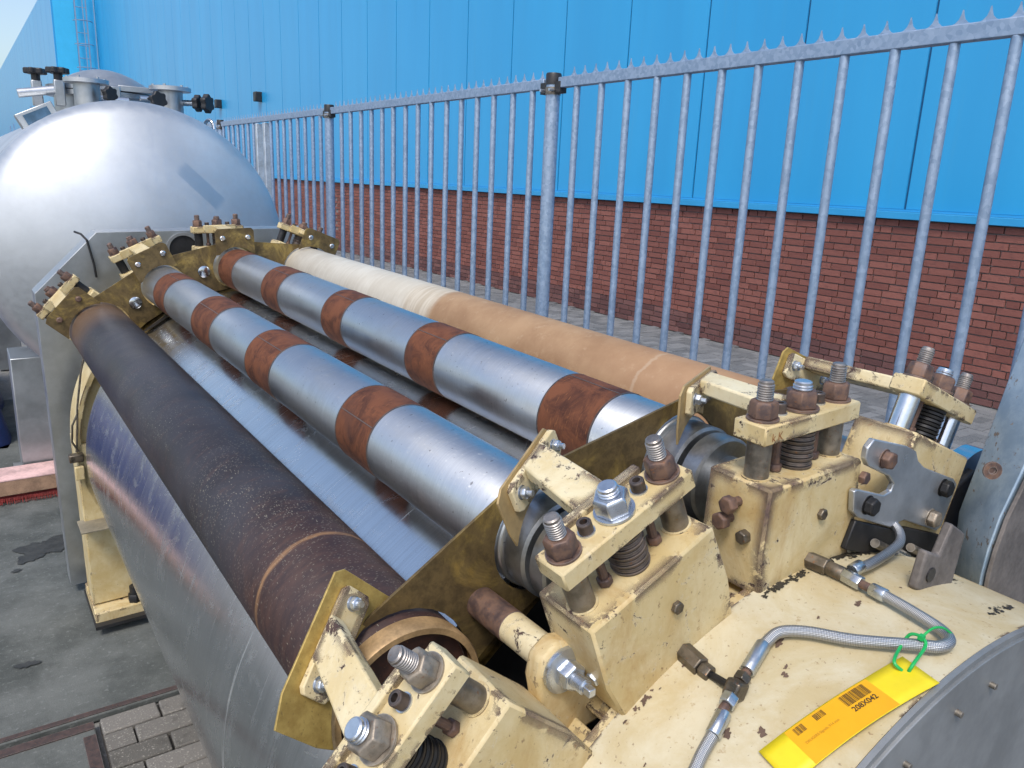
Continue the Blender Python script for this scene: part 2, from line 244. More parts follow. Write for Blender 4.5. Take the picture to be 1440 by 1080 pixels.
# ------------------------------------------------------------------ mesh helpers
class MB:
    def __init__(s): s.v = []; s.f = []; s.uv = {}
    def add(s, vs, fs): o = len(s.v); s.v += [Vector(x) for x in vs]; s.f += [tuple(i + o for i in q) for q in fs]; return s
    def box(s, c, d, M=None, taper=1.):
        c = Vector(c); hx, hy, hz = d[0] / 2, d[1] / 2, d[2] / 2; vs = []
        for z in (-1, 1):
            k = taper if z > 0 else 1.
            for y in (-1, 1):
                for x in (-1, 1):
                    p = Vector((x * hx * k, y * hy * k, z * hz)); vs.append(c + (M @ p if M else p))
        return s.add(vs, [(0, 2, 3, 1), (4, 5, 7, 6), (0, 1, 5, 4), (2, 6, 7, 3), (0, 4, 6, 2), (1, 3, 7, 5)])
    def lathe(s, prof, o, ax, n=24, close=True, ref=None, ph=0.):
        # prof: list of (dist along axis, radius)
        o = Vector(o); ax = Vector(ax).normalized(); e1 = Vector(ref) if ref else ax.orthogonal(); e1 = (e1 - ax * e1.dot(ax)).normalized(); e2 = ax.cross(e1); b = len(s.v)
        for (h, r) in prof:
            for i in range(n):
                a = 2 * math.pi * i / n + ph; s.v.append(o + ax * h + (e1 * math.cos(a) + e2 * math.sin(a)) * r)
        for k in range(len(prof) - 1):
            for i in range(n):
                j = (i + 1) % n; s.f.append((b + k * n + i, b + k * n + j, b + (k + 1) * n + j, b + (k + 1) * n + i))
        if close:
            s.f.append(tuple(b + i for i in reversed(range(n)))); s.f.append(tuple(b + (len(prof) - 1) * n + i for i in range(n)))
        return s
    def cyl(s, p0, p1, r, n=16, ch=0.):
        p0, p1 = Vector(p0), Vector(p1); L = (p1 - p0).length
        pr = [(0, r), (L, r)] if not ch else [(0, r - ch), (ch, r), (L - ch, r), (L, r - ch)]
        return s.lathe(pr, p0, p1 - p0, n)
    def prism(s, pts, ext):
        n = len(pts); ext = Vector(ext); vs = [Vector(p) for p in pts]; b = len(s.v); s.v += vs + [p + ext for p in vs]
        s.f.append(tuple(b + i for i in reversed(range(n)))); s.f.append(tuple(b + n + i for i in range(n)))
        for i in range(n): j = (i + 1) % n; s.f.append((b + i, b + j, b + n + j, b + n + i))
        return s
    def tube(s, pts, r, n=10, uv=False):
        pts = [Vector(p) for p in pts]; b = len(s.v); m = len(pts); e = None; L = 0.
        for k in range(m):
            t = (pts[min(k + 1, m - 1)] - pts[max(k - 1, 0)]).normalized()
            e = t.orthogonal().normalized() if e is None else (e - t * e.dot(t)).normalized(); f = t.cross(e)
            rr = r(k / (m - 1)) if callable(r) else r
            if k: L += (pts[k] - pts[k - 1]).length
            for i in range(n):
                a = 2 * math.pi * i / n; s.v.append(pts[k] + (e * math.cos(a) + f * math.sin(a)) * rr)
                if uv: s.uv[len(s.v) - 1] = (i / n, L)
        for k in range(m - 1):
            for i in range(n): j = (i + 1) % n; s.f.append((b + k * n + i, b + k * n + j, b + (k + 1) * n + j, b + (k + 1) * n + i))
        s.f.append(tuple(b + i for i in reversed(range(n)))); s.f.append(tuple(b + (m - 1) * n + i for i in range(n))); return s
    def mesh(s, name, mat, ang=35, recalc=True):
        me = bpy.data.meshes.new(name); me.from_pydata([tuple(x) for x in s.v], [], s.f)
        if recalc:
            bm = bmesh.new(); bm.from_mesh(me); bmesh.ops.recalc_face_normals(bm, faces=bm.faces); bm.to_mesh(me); bm.free()
        me.materials.append(mat); me.shade_smooth(); me.set_sharp_from_angle(angle=R_(ang))
        if s.uv:
            ul = me.uv_layers.new(name='UVMap')
            for lp in me.loops: ul.data[lp.index].uv = s.uv.get(lp.vertex_index, (0, 0))
        me.update(); return me
    def build(s, name, mat, parent=None, bev=0., ang=35, seg=2):
        o = bpy.data.objects.new(name, s.mesh(name, mat, ang)); COL.objects.link(o); o.parent = parent
        if bev:
            m = o.modifiers.new('bevel', 'BEVEL'); m.width = bev; m.segments = seg; m.limit_method = 'ANGLE'; m.angle_limit = R_(35)
        return o
def link(name, me, parent=None, loc=(0, 0, 0), rot=None):
    o = bpy.data.objects.new(name, me); COL.objects.link(o); o.parent = parent; o.location = loc
    if rot: o.rotation_euler = rot
    return o
def empty(name, loc=(0, 0, 0), parent=None):
    o = bpy.data.objects.new(name, None); COL.objects.link(o); o.location = loc; o.parent = parent; o.empty_display_size = .1; return o
def tag(o, label=None, cat=None, group=None, kind=None):
    if label: o['label'] = label
    if cat: o['category'] = cat
    if group: o['group'] = group
    if kind: o['kind'] = kind
    return o
def tint(me, vals):
    a = me.attributes.new('tint', 'FLOAT', 'FACE')
    for i, v in enumerate(vals): a.data[i].value = v

# ================================================================== SETTING
g = MB().add([(-80, -80, -.03), (120, -80, -.03), (120, 200, -.03), (-80, 200, -.03)], [(0, 1, 2, 3)]).build('ground', GROUND); tag(g, kind='structure')
pv = MB().box((4.5, 22, -.012), (4.7, 60, .024)).build('pavement', ASPH); tag(pv, kind='structure')
# herringbone clinkers in front of the brick plinth
pm = MB().box((0, 0, 0), (.196, .096, .03)).mesh('paver', PAVR); pmv = MB().box((0, 0, 0), (.096, .196, .03)).mesh('paver', PAVR); tint(pm, [0.] * 6); tint(pmv, [0.] * 6)
cells = []
for a in range(-120, 160):
    for b in range(-60, 60):
        x, y = a + 2 * b, a - 2 * b
        cells.append((x * .1 + .1, y * .1 + .05, 0)); cells.append((x * .1 + .05, y * .1 + .2, 1))
cells = [(x, y, k) for x, y, k in cells if 0.15 < x < 2.35 and .6 < y < 17]
cells.sort(key=lambda q: math.hypot(q[0] + 4.2, q[1] - 3.2) )
rest = MB(); rt = []
for i, (x, y, k) in enumerate(cells):
    dz = random.uniform(-.002, .003)
    if i < 300: link('paver', pmv if k else pm, pv, (4.38 + x, y, .0165 + dz - .01))
    else:
        dx, dy = (.096, .196) if k else (.196, .096); rest.box((4.38 + x, y, .0065 + dz), (dx, dy, .03)); rt += [random.random()] * 6
ro = rest.build('paver_field', PAVR, pv); tint(ro.data, rt); tag(ro, kind='stuff')
# concrete yard slabs with rusty steel edges
def slab(x0, x1, y0, y1, edges):
    s = MB().box(((x0 + x1) / 2, (y0 + y1) / 2, -.012), (x1 - x0 - .012, y1 - y0 - .012, .024)).build('yard_slab', CONC, None, .004); tag(s, kind='structure')
    for e in edges:
        if e == 't': MB().box(((x0 + x1) / 2, y1 - .028, .0), (x1 - x0 - .016, .034, .009)).build('steel_edge', RUSTEDGE, s)
        if e == 'r': MB().box((x1 - .026, (y0 + y1) / 2 - .03, .0), (.034, y1 - y0 - .09, .009)).build('steel_edge', RUSTEDGE, s)
        if e == 'b': MB().box(((x0 + x1) / 2, y0 + .022, .0), (x1 - x0 - .016, .02, .007)).build('steel_edge', RUSTEDGE, s)
    return s
slab(-1.83, .172, .39, 2.385, 'tr'); slab(-.9, 1.1, 2.4, 4.4, 'b'); slab(-2.92, -.91, 2.4, 4.4, ''); slab(-.9, 1.1, 4.41, 6.41, ''); slab(-2.92, -.91, 4.41, 6.41, ''); slab(-3.85, -1.84, .39, 2.385, ''); slab(-1.83, .172, -1.62, .38, '')
# oil patch on the slab (a stain of its own shape)
OILS = plain('oil', (.040, .043, .042), .6, 0, .35, 30)
om = MB(); rg = random.Random(3)
for (cx, cy, rx, ry) in ((.150, 3.73, .085, .10), (.09, 3.66, .05, .045), (.05, 3.62, .016, .014), (.215, 3.80, .03, .03), (.03, 3.55, .02, .012), (.02, 2.80, .03, .02)):
    P = []; ph = [rg.random() * 6 for _ in range(6)]
    for i in range(110):
        a = 2 * math.pi * i / 110; r = 1 + sum(.26 / (k + 1) * math.sin((2 * k + 2) * a + ph[k]) for k in range(6)) + rg.uniform(-.06, .06); P.append((cx + rx * r * math.cos(a), cy + ry * r * math.sin(a), .0042 + len(om.v) * 1e-6))
    om.add(P, [tuple(range(110))])
tag(om.build('oil_stain', OILS), kind='structure')
# aggregate pavers in the foreground
bed = MB().box((1.1, 1.2, -.022), (1.84, 2.36, .02)).build('paver_bed', JOINT); tag(bed, kind='structure')
pp = MB().box((0, 0, 0), (.160, .078, .05)).build('tmp', PAV, None, .005); me = pp.data
dg = bpy.context.evaluated_depsgraph_get(); me2 = bpy.data.meshes.new_from_object(pp.evaluated_get(dg)); bpy.data.objects.remove(pp); tint(me2, [0.] * len(me2.polygons))
me2.name = 'paver'
for r in range(16):
    for k in range(9):
        x = .262 + k * .167 + (.0835 if r % 2 else 0); y = 2.338 - r * .085
        if x < 1.5: link('paver', me2, bed, (x, y, -.02 + random.uniform(-.004, .003)), (random.uniform(-.01, .01), random.uniform(-.01, .01), random.uniform(-.015, .015)))
hp_ = MB().box((0, 0, 0), (.077, .078, .05)).mesh('paver', PAV); tint(hp_, [0.] * 6)
for r in range(1, 16, 2): link('paver', hp_, bed, (.2205, 2.338 - r * .085, -.021 + random.uniform(-.003, .003)))

# ------------------------------------------------------------------ blue hall
XW = 6.8
hall = empty('blue_hall', (XW, 20, 0)); tag(hall, 'long blue panel-clad industrial hall with red brick plinth behind the steel fence', 'building')
def hb(m, name, mat, bev=0.): o = m.build(name, mat, None, bev); o.parent = hall; o.matrix_parent_inverse = Matrix.Translation((-XW, -20, 0)); return o
hb(MB().box((XW + 2.06, 21, .75), (4.0, 56, 1.5)), 'wall_core', MORTAR); hb(MB().box((XW + 2.004, 21, 6.4), (4.0, 56, 9.7)), 'wall_core', plain('panel_gap', (.004, .075, .19), .7, 0, .1))
k0 = 3.813
for k in range(-8, 36):
    ya = k0 + k * 1.2375; yb = ya + 1.2375
    if ya > 47.6: break
    hb(MB().box((XW + .02, (ya + min(yb, 47.9)) / 2, 6.42), (.06, min(yb, 47.9) - ya - .020, 9.74)), 'wall_panel', BLUE, .004)
hb(MB().box((XW - .012, 21, 1.497), (.09, 54, .062)), 'trim_strip', TRIM, .004); hb(MB().box((XW + .01, 21, 1.54), (.05, 54, .02)), 'trim_strip', TRIM)
hb(MB().box((XW + .035, 21, .73), (.03, 54, 1.47)), 'mortar_bed', MORTAR)
bl, bh, ch = .208, .0525, .0632
bmesh_b = MB().box((0, 0, 0), (.03, bl, bh)).mesh('brick', BRICK); tint(bmesh_b, [0.] * 6); bhalf = MB().box((0, 0, 0), (.03, .098, bh)).mesh('brick', BRICK); tint(bhalf, [0.] * 6)
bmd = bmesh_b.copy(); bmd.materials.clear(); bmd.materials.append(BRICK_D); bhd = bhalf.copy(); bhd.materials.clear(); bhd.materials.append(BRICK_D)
bl_list = []
for c in range(23):
    y = -2.0 + (c % 2) * .109 + ((c * 7) % 3) * .054
    while y < 16.5:
        half = (random.random() < .22); L = .098 if half else bl
        bl_list.append((y + L / 2, .012 + c * ch + bh / 2, half, c)); y += L + .011
bl_list.sort(key=lambda q: abs(q[0] - 3.9) - .4 * q[1])
rest = MB(); rt = []; restd = MB(); rtd = []
for i, (y, z, half, c) in enumerate(bl_list):
    dx = random.uniform(-.003, .003); rz = random.uniform(-.0015, .0015)
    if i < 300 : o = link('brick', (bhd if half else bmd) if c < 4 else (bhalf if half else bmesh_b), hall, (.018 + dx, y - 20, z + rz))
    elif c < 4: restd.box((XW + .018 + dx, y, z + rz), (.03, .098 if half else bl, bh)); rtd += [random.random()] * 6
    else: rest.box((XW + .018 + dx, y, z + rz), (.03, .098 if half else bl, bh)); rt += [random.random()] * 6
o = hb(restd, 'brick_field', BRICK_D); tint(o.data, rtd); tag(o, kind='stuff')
o = hb(rest, 'brick_field', BRICK); tint(o.data, rt); tag(o, kind='stuff')
# far bricks as relief courses
far = MB(); rt = []
for c in range(23):
    y = 16.6 + (c % 2) * .11
    while y < 47.5:
        L = random.choice((.208, .208, .3, .427)); far.box((XW + .018, y + L / 2, .012 + c * ch + bh / 2), (.03, L, bh)); rt += [random.random()] * 6; y += L + .011
o = hb(far, 'brick_field', BRICK); tint(o.data, rt); tag(o, kind='stuff')
for (y, z) in ((25.4, 3.52), (21.58, 3.5)):
    f = hb(MB().box((XW - .09, y, z), (.18, .22, .24)), 'wall_lamp', BLACK, .02); q = MB().box((XW - .185, y, z + .02), (.012, .16, .17)).build('lamp_glass', WHITE, f); q.matrix_parent_inverse = Matrix.Translation((-XW, -20, 0))
# projecting wing at the far end
wing = empty('blue_hall_wing', (6, 90, 0)); tag(wing, 'far projecting blue wing with bright cyan end wall and caged ladder', 'building')
def wb(m, name, mat): o = m.build(name, mat, wing); o.matrix_parent_inverse = Matrix.Translation((-6, -90, 0)); return o
wb(MB().box((9, 105, 5.15), (8.2, 114, 10.3)), 'wall_core', BLUE)
for i in range(2): wb(MB().box((4.9 + .47 + i * .95, 47.96, 5.15), (.93, .06, 10.3)), 'end_panel', CYAN)
for k in range(28):
    wb(MB().box((4.87, 48.1 + k * 2.5 + 1.22, 5.15), (.06, 2.46, 10.3)), 'wall_panel', BLUE)
for k in range(9): wb(MB().box((4.80, 50.5 + k * 5, random.uniform(3.2, 4.2)), (.09, .09, random.uniform(1.5, 3.))), 'down_pipe', GALV)
ld = empty('caged_ladder', (6.1, 47.6, 3)); tag(ld, 'grey steel caged ladder fixed to the cyan wall of the far wing', 'ladder')
def lb(m, name): o = m.build(name, GALV, ld); o.matrix_parent_inverse = Matrix.Translation((-6.1, -47.6, -3)); return o
for x in (5.85, 6.35): lb(MB().box((x, 47.7, 6), (.06, .06, 9)), 'rail')
for x in (5.75, 6.1, 6.6): lb(MB().box((x, 46.95, 6.2), (.04, .04, 8.2)), 'cage_bar')
for k in range(14): lb(MB().cyl((5.85, 47.7, 2 + k * .6), (6.35, 47.7, 2 + k * .6), .02, 6), 'rung')
for k in range(7):
    z = 3 + k * 1.1; lb(MB().tube([(6.1 + .42 * math.cos(a), 47.35 - .42 * math.sin(a), z) for a in [math.pi * i / 10 for i in range(11)]], .025, 5), 'cage_hoop')

# ------------------------------------------------------------------ fence
XF = 2.1
fence = empty('palisade_fence', (XF, 4, 0)); tag(fence, 'galvanised steel bar fence with spiked top rail and black post caps', 'fence')
PI = Matrix.Translation((-XF, -4, 0))
def fb(m, name, mat, parent=None, bev=0.):
    o = m.build(name, mat, parent or fence, bev)
    if parent is None: o.matrix_parent_inverse = PI
    return o
barm = MB().lathe([(0, .0138), (1.93, .0138)], (0, 0, .1), (0, 0, 1), 12).mesh('bar', GALV)
def panel(y0, y1, bars):
    rail = fb(MB().box((XF, (y0 + y1) / 2, 2.05), (.03, y1 - y0, .042)), 'top_rail', GALV, None, .003)
    fb(MB().box((XF, (y0 + y1) / 2, .13), (.03, y1 - y0, .04)), 'bottom_rail', GALV, None, .003)
    for y in bars: link('bar', barm, rail, (XF + random.uniform(-.001, .001), y + random.uniform(-.002, .002), 0), (random.uniform(-.0016, .0016), random.uniform(-.001, .001), random.uniform(0, 6)))
    sp = MB(); n = int((y1 - y0 - .03) / .0665)
    for i in range(n):
        y = y0 + .03 + i * .0665; z0 = 2.0712; P = [(.026, 0), (.015, .0045), (.007, .0125), (.0028, .024), (.0012, .034), (-.0008, .0345), (-.0035, .024), (-.0075, .0125), (-.0155, .0045), (-.026, 0)]
        sp.prism([(XF - .0015, y + a, z0 + b) for a, b in P], (.003, 0, 0))
    sp.build('spike_strip', GALV, rail)
posts = [.10, 2.775, 5.235, 7.9, 10.5, 13.1]
for i, y in enumerate(posts):
    p = fb(MB().lathe([(0, .03), (2.055, .03)], (XF, y, 0), (0, 0, 1), 24), 'post', GALV)
    MB().lathe([(0, .033), (.04, .033), (.046, .030)], (XF, y, 2.045), (0, 0, 1), 24).build('post_cap', BLACK, p)
    MB().lathe([(0, .0325), (.03, .0325)], (XF, y, 2.005), (0, 0, 1), 24).build('clamp_ring', COLUMN, p)
    for sg in (-1, 1):
        MB().box((XF, y + sg * .05, 2.032), (.036, .036, .046)).build('rail_shoe', BLACK, p, .002); MB().cyl((XF - .045, y + sg * .03, 2.022), (XF - .02, y + sg * .03, 2.022), .006, 8).build('clamp_bolt', ZINC, p)
panel(.15, 2.725, [2.613 - .149 * k for k in range(17)])
panel(2.825, 5.185, [2.92 + .1503 * k for k in range(15)])
panel(5.285, 7.85, [5.39 + .1503 * k for k in range(17) if abs(5.39 + .1503 * k - 6.56) > .06 and abs(5.39 + .1503 * k - 6.76) > .06])
panel(7.95, 10.45, [8.05 + .1503 * k for k in range(16)]); panel(10.55, 13.05, [10.65 + .1503 * k for k in range(16)])
for y in (6.56, 6.76): fb(MB().box((XF, y, 1.07), (.05, .05, 1.9)), 'gate_stile', plain('pale_stile', (.5, .55, .6), .4, .5), None, .004)

# ------------------------------------------------------------------ tank
TX, TZ, TR, TY = .72, 1.25, .69, 4.22
tank = empty('process_tank', (TX, 6, 0)); tag(tank, 'large horizontal stainless steel tank with domed end and clamped manhole on top', 'tank')
PT = Matrix.Translation((-TX, -6, 0))
def tb(m, name, mat, parent=None, bev=0., ang=35):
    o = m.build(name, mat, parent or tank, bev, ang)
    if parent is None: o.matrix_parent_inverse = PT
    return o
pr = []
for i in range(25):                              # torispherical head towards the camera
    f = i / 24.; r = TR * f
    if f < .84: h = .215 - .62 * (1 - math.sqrt(max(0, 1 - (r / 1.02) ** 2))) * 1.0
    pr.append((f, r))
prof = []
RC, rk = 1.25, .15
phm = math.asin((TR - rk) / (RC - rk)); hc = RC - math.cos(phm) * (RC - rk)
for i in range(22): a = phm * i / 21; prof.append((RC * (1 - math.cos(a)), max(.0005, RC * math.sin(a))))
for i in range(1, 13): a = phm + (math.pi / 2 - phm) * i / 12; prof.append((hc - rk * math.cos(a), TR - rk + rk * math.sin(a)))
H0 = prof[-1][0]; prof += [(H0 + .05, TR)]
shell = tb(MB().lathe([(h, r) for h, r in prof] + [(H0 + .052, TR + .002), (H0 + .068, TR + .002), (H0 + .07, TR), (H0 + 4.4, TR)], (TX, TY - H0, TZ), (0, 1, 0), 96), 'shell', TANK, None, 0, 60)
MZ, MY, MX = TZ + TR, 5.15, .74
neck = tb(MB().lathe([(0, .25), (.12, .25), (.12, .285), (.145, .285)], (MX, MY, MZ - .06), (0, 0, 1), 48), 'manhole_neck', STAIN)
MB().lathe([(0, .285), (.022, .285), (.026, .25)] + [(.026 + .10 * (1 - (r / .25) ** 2), r) for r in (.24, .2, .15, .1, .05, .002)], (MX, MY, MZ + .09), (0, 0, 1), 48).build('lid', STAIN, neck)
MB().box((MX + .0, MY - .30, MZ + .075), (.07, .05, .07)).build('hinge_block', STAIN, neck, .006); MB().cyl((MX - .07, MY - .32, MZ + .04), (MX + .07, MY - .32, MZ + .04), .018, 12).build('hinge_pin', CHROME, neck)
MB().box((MX + .16, MY - .27, MZ + .105), (.26, .03, .03)).build('hinge_bar', STAIN, neck, .003)
for (dx, dy) in ((-.33, -.05), (-.24, -.2)):
    c = Vector((MX + dx, MY + dy, MZ + .06)); b = MB().box(c, (.05, .05, .13)).build('swing_bolt', STAIN, neck, .006)
    MB().cyl(c + Vector((0, 0, .06)), c + Vector((0, 0, .10)), .022, 12).build('knob_stem', BLACK, b)
    kn = MB(); P = []
    for i in range(48): a = 2 * math.pi * i / 48; r = .050 + .006 * math.cos(6 * a); P.append((c.x + r * math.cos(a), c.y + r * math.sin(a), c.z + .095))
    kn.prism(P, (0, 0, .03)).build('star_knob', BLACK, b, .006)
for (px, py, s_) in ((.60, 4.72, 1), (1.0, 4.72, 1)):
    zt = TZ + math.sqrt(TR ** 2 - (px - TX) ** 2)
    nz = tb(MB().lathe([(0, .062), (MZ + .10 - zt + .06, .062)], (px, py, zt - .06), (0, 0, 1), 32), 'nozzle', STAIN); MB().lathe([(0, .105), (.02, .105), (.022, .1)], (px, py, MZ + .10), (0, 0, 1), 40).build('flange', PLATE_S, nz)
    for i in range(6): a = i * math.pi / 3; MB().cyl((px + .085 * math.cos(a), py + .085 * math.sin(a), MZ + .118), (px + .085 * math.cos(a), py + .085 * math.sin(a), MZ + .13), .008, 6).build('flange_bolt', STAIN, nz)
def starknob(c, ax, r, parent):
    ax = Vector(ax).normalized(); e = ax.orthogonal().normalized(); f = ax.cross(e); P = []
    for i in range(36): a = 2 * math.pi * i / 36; q = r * (1 + .12 * math.cos(6 * a)); P.append(Vector(c) + (e * math.cos(a) + f * math.sin(a)) * q)
    return MB().prism(P, ax * .03).build('star_knob', BLACK, parent, .004)
vl = tb(MB().cyl((1.06, 4.7, 1.985), (1.11, 4.65, 1.985), .016, 12), 'valve', CHROME); starknob((1.11, 4.65, 1.985), (1, -1, 0), .04, vl); starknob((1.15, 4.62, 1.985), (1, -1, 0), .045, vl)
vl = tb(MB().cyl((.83, 4.62, 1.985), (.90, 4.62, 1.985), .012, 10), 'valve', CHROME); starknob((.905, 4.60, 1.98), (.3, -1, 0), .042, vl); starknob((.68, 4.62, 1.99), (.6, -1, 0), .036, vl)
tb(MB().tube([(1.2 + .035 * math.cos(a) * .5, 4.75 - .035 * math.cos(a), 1.86 + .05 * math.sin(a)) for a in [math.pi * i / 8 for i in range(9)]], .01, 8), 'lifting_eye', CHROME)
sg = tb(MB().box((.37, 4.75, 1.865), (.18, .09, .085), Matrix.Rotation(R_(-26), 3, 'Y')), 'sight_box', STAIN, None, .004); MB().box((.37, 4.703, 1.865), (.12, .012, .052), Matrix.Rotation(R_(-26), 3, 'Y')).build('sight_glass', plain('dark_glass', (.06, .13, .22), .12, .3), sg); MB().cyl((.30, 4.78, 1.97), (.46, 4.78, 2.0), .022, 12).build('sight_pipe', PLATE_S, sg)
for lx in (.21, 1.2):
    lg = tb(MB().box((lx, 4.72, .33), (.17, .30, .70)), 'leg', STAIN, None, .004); MB().box((lx, 4.72, .012), (.24, .36, .024)).build('foot_plate', STAIN_D, lg)
for lx in (.21, 1.2): tb(MB().box((lx, 7.6, .33), (.17, .30, .70)), 'leg', STAIN, None, .004)

# timber beam on the slab
bm_ = empty('timber_beam', (-.6, 4.43, 0)); tag(bm_, 'pink topped timber beam with red bristle strip lying behind the roll machine', 'beam')
PB = Matrix.Translation((.6, -4.43, 0)); RB = Matrix.Rotation(R_(1.5), 3, 'Z')
for nm, zc, h, d, mt in (('red_strip', .022, .036, .17, RED), ('timber', .078, .076, .20, WOOD), ('painted_top', .1195, .006, .202, PINK)):
    o = MB().box((-.55, 4.43, zc), (1.9, d, h), RB).build(nm, mt, bm_, .004 if h > .01 else .001); o.matrix_parent_inverse = PB
br = MB()
for i in range(420):
    x = -1.4 + i * .0043; br.tube([(x, 4.345 + random.uniform(-.004, .004), .03), (x + random.uniform(-.004, .004), 4.325 + random.uniform(-.012, .008), random.uniform(.004, .012))], .0016, 4)
o = br.build('bristles', RED, bm_); o.matrix_parent_inverse = PB; o['kind'] = 'stuff'
# blue tarpaulin stack
tp = MB(); n = 26
for j in range(n + 1):
    for i in range(n + 1):
        u, v = i / n, j / n; x = -1.9 + 1.98 * u; y = 5.3 + 1.9 * v
        d = min(u, 1 - u, v, 1 - v); z = .66 * min(1, (d * 9)) ** .55 + .05 * math.sin(9 * u + 4 * v) * math.sin(7 * v) + .025 * math.sin(23 * u + 3) * math.cos(19 * v)
        tp.v.append(Vector((x + .03 * math.sin(14 * v) * (1 if d < .12 else .3), y + .04 * math.sin(17 * u) * (1 if d < .12 else .3), max(.0, z if d > 0 else 0))))
for j in range(n):
    for i in range(n): a = j * (n + 1) + i; tp.f.append((a, a + 1, a + n + 2, a + n + 1))
tag(tp.build('tarpaulin_stack', TARP, None, 0, 60), 'crumpled dark blue tarpaulin over goods beside the tank leg', 'tarpaulin')

# ================================================================== ROLL MACHINE
mach = empty('drum_roll_machine'); tag(mach, 'drum drying machine with four applicator rolls and chipped cream bearing blocks', 'machine')
_T = [[0.999862, -0.006665, -0.015238, .81794], [0.00641, 0.999839, -0.016758, .54124], [0.015348, 0.016658, 0.999743, .65383], [0, 0, 0, 1]]
mach.matrix_world = Matrix(_T)
TH = {1: -46.5, 2: -23.9, 3: -1.5, 4: 22.4}; AX = {1: .628, 2: .6226, 3: .6226, 4: .6487}; RR = {1: .0913, 2: .0684, 3: .0684, 4: .085}; RD = .5476; L = 2.486
def uv_(th): a = R_(th); return Vector((math.sin(a), 0, math.cos(a))), Vector((math.cos(a), 0, -math.sin(a)))
def frame(th, Y0, sg):
    u, t = uv_(th); o = Vector((0, Y0, 0))
    P = lambda a, y, c: o + t * a + u * c + Vector((0, sg * y, 0))
    M = Matrix((t, Vector((0, sg, 0)), u)).transposed()
    return P, M, u, t
# drum
dr = MB().lathe([(0, .02), (0, .5), (.004, RD), (2.02, RD), (2.024, .5), (2.024, .02)], (0, .24, 0), (0, 1, 0), 160).build('drum', DRUM, mach, 0, 50)
MB().lathe([(0, .16), (.25, .16)], (0, -.02, 0), (0, 1, 0), 32).build('trunnion', DARK, dr); MB().lathe([(0, .53), (.006, .53)], (0, .228, 0), (0, 1, 0), 96).build('end_disc', DARK, dr)
# rolls
def axis_pt(i, Y): u, t = uv_(TH[i]); p = u * AX[i]; return Vector((p.x, Y, p.z))
def roll(i, mat, y0, y1):
    r = RR[i]; o = MB().lathe([(0, r - .003), (.003, r), (y1 - y0 - .003, r), (y1 - y0, r - .003)], axis_pt(i, y0), (0, 1, 0), 72).build('roll', mat, mach, 0, 50); return o
r2 = roll(2, RSTEEL, .176, 2.36); r3 = roll(3, RSTEEL, .176, 2.36)
for o, i, bands in ((r2, 2, [(1.985, 2.13), (1.475, 1.655), (1.02, 1.18), (.548, .672)]), (r3, 3, [(2.10, 2.255), (1.655, 1.797), (1.206, 1.328), (.757, .876), (.297, .42)])):
    for (a, b) in bands:
        r = RR[i] + .0009; bd = MB().lathe([(0, r - .0016), (.0015, r), (b - a - .0015, r), (b - a, r - .0016)], axis_pt(i, a), (0, 1, 0), 64, False).build('rust_band', BAND, o)
        for q in (a, b): MB().lathe([(-.0016, RR[i] + .0002), (-.0012, r + .0003), (.0012, r + .0003), (.0016, RR[i] + .0002)], axis_pt(i, q), (0, 1, 0), 64, False).build('band_edge', SOCKET, o)
        ph = random.uniform(-.6, .9); u, t = uv_(TH[i] + 0); c = axis_pt(i, a); d = u * math.cos(ph) + t * math.sin(ph)
        MB().box(c + d * (r + .0001) + Vector((0, (b - a) / 2, 0)), (.0016, b - a - .004, .0012), Matrix((d.cross(Vector((0, 1, 0))), Vector((0, 1, 0)), d)).transposed()).build('band_seam', SOCKET, o)
for i, o in ((2, r2), (3, r3)):
    for (q, w_, rr) in ((.098, .030, .060), (.134, .040, .064)):
        MB().lathe([(0, rr - .004), (.003, rr), (w_ - .003, rr), (w_, rr - .004)], axis_pt(i, q), (0, 1, 0), 56).build('end_collar', JOUR, o)
    MB().lathe([(0, .036), (.16, .036)], axis_pt(i, .03), (0, 1, 0), 40).build('journal', JOUR, o); MB().lathe([(0, .036), (.2, .036)], axis_pt(i, 2.3), (0, 1, 0), 32).build('journal', JOUR, o)
r1 = roll(1, RDARK, .165, 2.36)
MB().lathe([(0, .0835), (0, .0905), (.003, .0925), (.024, .0925), (.024, .0835)], axis_pt(1, .142), (0, 1, 0), 72, False).build('end_ring', RINGM, r1)
MB().lathe([(0, .083), (.004, .083)], axis_pt(1, .161), (0, 1, 0), 48).build('end_plug', m_rusty('brown_rust_face', (.05, .025, .02), (.10, .045, .032), .1, .8), r1)
MB().lathe([(0, .036), (.15, .036)], axis_pt(1, .02), (0, 1, 0), 40).build('journal', JOUR, r1)
r4 = roll(4, RTAN, .18, 2.36); MB().lathe([(0, .04), (.19, .04)], axis_pt(4, .02), (0, 1, 0), 40).build('journal', JOUR, r4); MB().lathe([(0, .07), (.05, .07)], axis_pt(4, .145), (0, 1, 0), 56).build('end_collar', JOUR, r4)
for i, o in ((1, r1), (4, r4)): MB().lathe([(0, .036), (.2, .036)], axis_pt(i, 2.3), (0, 1, 0), 32).build('journal', JOUR, o)

